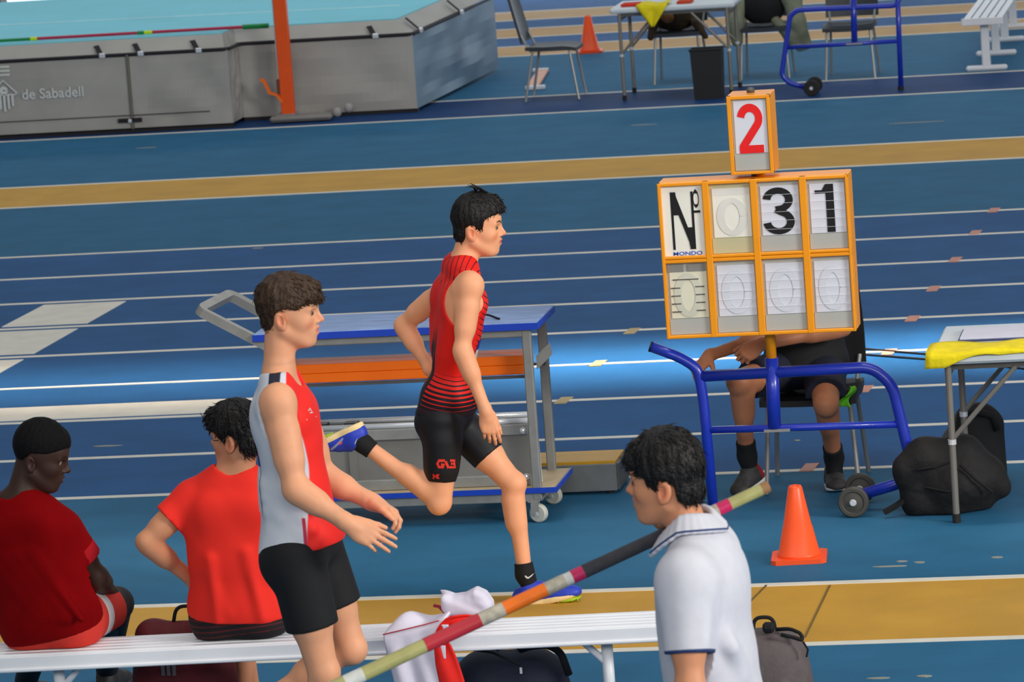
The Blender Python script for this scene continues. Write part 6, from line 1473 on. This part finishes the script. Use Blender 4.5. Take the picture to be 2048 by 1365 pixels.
mk('lining_panel', sheet(6, 12, .004, lambda u, v: tuple(jq(886+4*v+10*(u-.5)*(1-v*.6), 1292+26*v, -.036))), JW, jk, smooth=True)
mk('collar_stripe', tube([jq(868, 1212, .10), jq(878, 1214, .09), jq(890, 1226, .07)], .006, 6), mat('stripe_crimson', rgb(150, 24, 50), .7), jk)
mk('seam_piping', tube([jq(766, 1270, -.012), jq(800, 1262, -.02), jq(850, 1250, -.022), jq(878, 1242, -.02)], .0025, 6), mat('piping_red', rgb(190, 60, 70), .7), jk)

def bag_body(c, hs, k=.05, lean=0.0):
    """soft rounded bag solid: centre, half sizes"""
    f = Fld(); c = np.array(c, float); r = min(hs)*.75
    for sx in (-1, 1):
        for sy in (-1, 1):
            f.rc(c+np.array([sx*(hs[0]-r), sy*(hs[1]-r), -(hs[2]-r)]), c+np.array([sx*(hs[0]-r)*.88+lean, sy*(hs[1]-r)*.7, hs[2]-r]), r, r*.92, k)
    f.el(c, (hs[0]*.98, hs[1]*.98, hs[2]*.98), None, k); f.el(c-ez3*hs[2]*.3, (hs[0]*1.0, hs[1]*1.02, hs[2]*.66), None, k); return f
def backpack(label, c, hs, m, dark, pocket=True, lean=0.0, handle=None, name='backpack', front=-1):
    c = np.array(c, float); t = thing(name, (c[0], c[1], c[2]-hs[2]), label, 'bag'); f = bag_body(c, hs, .05, lean); f.cut(plane((0, 0, c[2]-hs[2]+.002), -ez3), .004)
    dec('body', f, m, t, .008, relax=2)
    if pocket:
        f = bag_body(c+np.array([lean*.2, front*hs[1]*.82, -hs[2]*.28]), (hs[0]*.72, hs[1]*.38, hs[2]*.58), .04); f.cut(plane((0, 0, c[2]-hs[2]+.004), -ez3), .004); po, _, _ = dec('pocket', f, m, t, .008, relax=2)
        z_ = c[2]+hs[2]*.10; mk('zip', tube([(c[0]-hs[0]*.55, c[1]+front*hs[1]*1.16, z_-.02), (c[0], c[1]+front*hs[1]*1.24, z_), (c[0]+hs[0]*.55, c[1]+front*hs[1]*1.16, z_-.02)], .005, 6), dark, po)
    h = handle if handle is not None else [c+np.array([-.04+lean, 0, hs[2]*.93]), c+np.array([-.035+lean, 0, hs[2]+.05]), c+np.array([.035+lean, 0, hs[2]+.05]), c+np.array([.04+lean, 0, hs[2]*.93])]
    mk('handle', tube(bend(h, .03, 5), .007, 8), dark, t, smooth=True)
    return t
DR = mat('maroon_nylon', rgb(92, 14, 20), .7, var=.15, nscale=20, bump=.2, bscale=60); BKS = mat('strap_black', rgb(16, 16, 18), .8)
c = Q(375, 1300, 16.53); rb_ = backpack('maroon backpack with three grey stripes standing behind the bench', (c[0]-.02, 16.535, .222), (.185, .080, .220), DR, BKS, pocket=False, handle=[Q(346, 1252, 16.53), Q(352, 1214, 16.53), Q(388, 1212, 16.53), Q(402, 1250, 16.53)])
for i in range(3): mk('stripe', box((Q(326+11*i, 1334, 16.455)[0], 16.4525, Q(326+11*i, 1334, 16.455)[2]), (.013, .006, .066)), mat('stripe_grey', rgb(120, 110, 112), .7), rb_)
NB = mat('navy_nylon', rgb(22, 28, 46), .75, var=.15, nscale=16, bump=.3, bscale=40)
c = Q(1018, 1330, 16.42); nb_ = backpack('navy sports bag lying under the bench right of the jacket', (c[0], 16.42, .145), (.215, .14, .165), NB, BKS, pocket=False, name='sports_bag')
mk('shoulder_strap', tube(bend([Q(1040, 1300, 16.34), Q(1062, 1293, 16.32), Q(1096, 1290, 16.33), Q(1122, 1306, 16.34), Q(1138, 1350, 16.36)], .04, 6), .014, 8), BKS, nb_, smooth=True); mk('zip_pull', box(Q(1042, 1342, 16.27), (.008, .006, .022)), GREYM, nb_)
mk('zip', tube([Q(930, 1298, 16.30), Q(985, 1306, 16.27), Q(1040, 1330, 16.265)], .005, 6), BKS, nb_)
GB = mat('grey_nylon', rgb(92, 82, 82), .75, var=.15, nscale=14, bump=.3, bscale=40)
c = Q(1530, 1330, 16.10); gb_ = backpack('grey backpack standing on the floor behind the man in white', (c[0], 16.14, .205), (.150, .12, .210), GB, BKS)
mk('shoulder_strap', tube(bend([Q(1552, 1260, 16.1), Q(1580, 1258, 16.08), Q(1602, 1268, 16.06), Q(1606, 1282, 16.05), Q(1585, 1275, 16.05), Q(1562, 1270, 16.05)], .02, 4), .007, 8), BKS, gb_, smooth=True)
mk('buckle', lathe([(.012, -.02), (.02, -.012), (.02, .012), (.012, .02)], Q(1537, 1256, 16.08), (1, 0, 0), 10), BKS, gb_); mk('loose_strap', tube([Q(1606, 1284, 16.05), Q(1616, 1300, 16.05), Q(1613, 1315, 16.05)], .004, 6), BKS, gb_)
# ---- bags under the right table
bk = thing('backpack', (-1.75, 20.26, 0), 'black backpack lying under the right table by the trolley wheel', 'bag')
f = Fld(); f.el((-1.74, 20.22, .135), (.18, .13, .125), None, .04); f.chain([Q(1812, 935, 20.17), Q(1850, 915, 20.20), Q(1925, 912, 20.24), Q(1975, 950, 20.26), Q(2000, 975, 20.26)], [.06, .08, .085, .07, .05], .05); f.chain([Q(1815, 960, 20.17), Q(1835, 1005, 20.20), Q(1900, 1015, 20.20)], [.05, .06, .06], .05); f.chain([Q(1960, 1000, 20.26), Q(1900, 1010, 20.22)], [.06, .06], .05); f.cut(plane((0, 0, .004), -ez3), .004)
dec('body', f, mat('black_backpack', rgb(24, 22, 22), .75, var=.3, nscale=14, bump=.5, bscale=30), bk, .007, relax=2)
mk('strap', tube(bend([Q(1822, 985, 20.18), Q(1800, 1008, 20.15), Q(1768, 1026, 20.13)], .03), .014, sq=(.016, .008)), BKS, bk); mk('top_loop', tube(bend([Q(1815, 925, 20.20), Q(1818, 908, 20.20), Q(1838, 908, 20.20), Q(1842, 920, 20.20)], .01), .008, 8), BKS, bk)
for (x0, y0, x1, y1) in ((1835, 940, 1900, 925), (1920, 930, 1985, 985), (1850, 975, 1930, 985)): mk('seam', tube([Q(x0, y0, 20.10), Q((x0+x1)/2, (y0+y1)/2+3, 20.09), Q(x1, y1, 20.11)], .006, 6), mat('seam_black', rgb(14, 13, 14), .8), bk)
b2 = thing('holdall', (-1.85, 21.0, 0), 'tall grey and black bag standing behind the black backpack', 'bag')
f = Fld(); f.chain([setz(Q(1940, 960, 21.0), .08), Q(1935, 900, 21.0), Q(1950, 850, 21.0), Q(1965, 835, 21.0)], [.11, .12, .09, .06], .05); f.chain([Q(1985, 960, 21.0), Q(1985, 850, 21.0)], [.07, .05], .05); f.cut(plane((0, 0, .004), -ez3), .004)
dec('body', f, mat('holdall_two_tone', rgb(16, 16, 18), .75, layers=[('gr', rgb(84, 82, 80), .004)]), b2, .008, attrs={'gr': lambda V_: (V_[:, 0]-Q(1918, 900, 21.0)[0])-(V_[:, 2]-.3)*.1})
mk('flap', tube([Q(1925, 835, 20.93), Q(1950, 824, 20.92), Q(1985, 832, 20.93), Q(1995, 860, 20.94)], .018, 8), BKS, b2, smooth=True)
# ---- coats on the far chairs
c1 = thing('coat', (-5.45, 39.0, .47), 'dark brown coat heaped on the chair behind the far table', 'coat'); f = Fld(); f.el((-5.47, 38.98, .56), (.21, .17, .13), None, .05); f.el((-5.38, 39.05, .64), (.15, .12, .14), None, .05); f.rc((-5.62, 38.86, .55), (-5.66, 38.80, .40), .05, .03, .04); f.rc((-5.28, 38.84, .5), (-5.20, 38.82, .38), .04, .025, .04); f.cut(plane((0, 0, .45), -ez3) if False else plane((0, 0, .36), -ez3), .004)
dec('body', f, mat('coat_brown', rgb(58, 44, 28), .85, var=.5, nscale=9, bump=.4, bscale=20), c1, .012, relax=2)
f = Fld(); f.rc((-5.60, 38.80, .66), (-5.50, 38.78, .56), .04, .05, .03); dec('collar', f, mat('coat_tan', rgb(140, 92, 50), .85, var=.3, nscale=20), c1, .01, relax=1)
c2 = thing('jacket', (-4.72, 39.0, .47), 'pale green jacket with hanging sleeve over the chair right of the far table', 'jacket'); f = Fld(); f.chain([(-4.93, 39.0, .80), (-4.93, 38.92, .62), (-4.95, 38.85, .48), (-4.94, 38.82, .33)], [.05, .07, .07, .05], .04); f.chain([(-4.55, 39.02, .86), (-4.47, 38.9, .66), (-4.43, 38.84, .46), (-4.36, 38.82, .27)], [.06, .08, .07, .045], .04); f.chain([(-4.62, 38.9, .48), (-4.48, 38.85, .33), (-4.42, 38.83, .25)], [.04, .06, .04], .04)
dec('body', f, mat('jacket_sage', rgb(122, 128, 108), .85, var=.15, nscale=12, bump=.3, bscale=20), c2, .011, relax=2)
c3 = thing('coat', (-4.72, 39.0, .47), 'black coat bundled on the chair with the pale jacket', 'coat'); f = Fld(); f.el((-4.72, 38.97, .60), (.19, .15, .17), None, .05); f.el((-4.68, 39.03, .74), (.15, .10, .12), None, .05); f.cut(plane((0, 0, .455), -ez3), .004)
dec('body', f, mat('coat_black', rgb(16, 17, 22), .85, var=.2, nscale=12), c3, .012, relax=2)
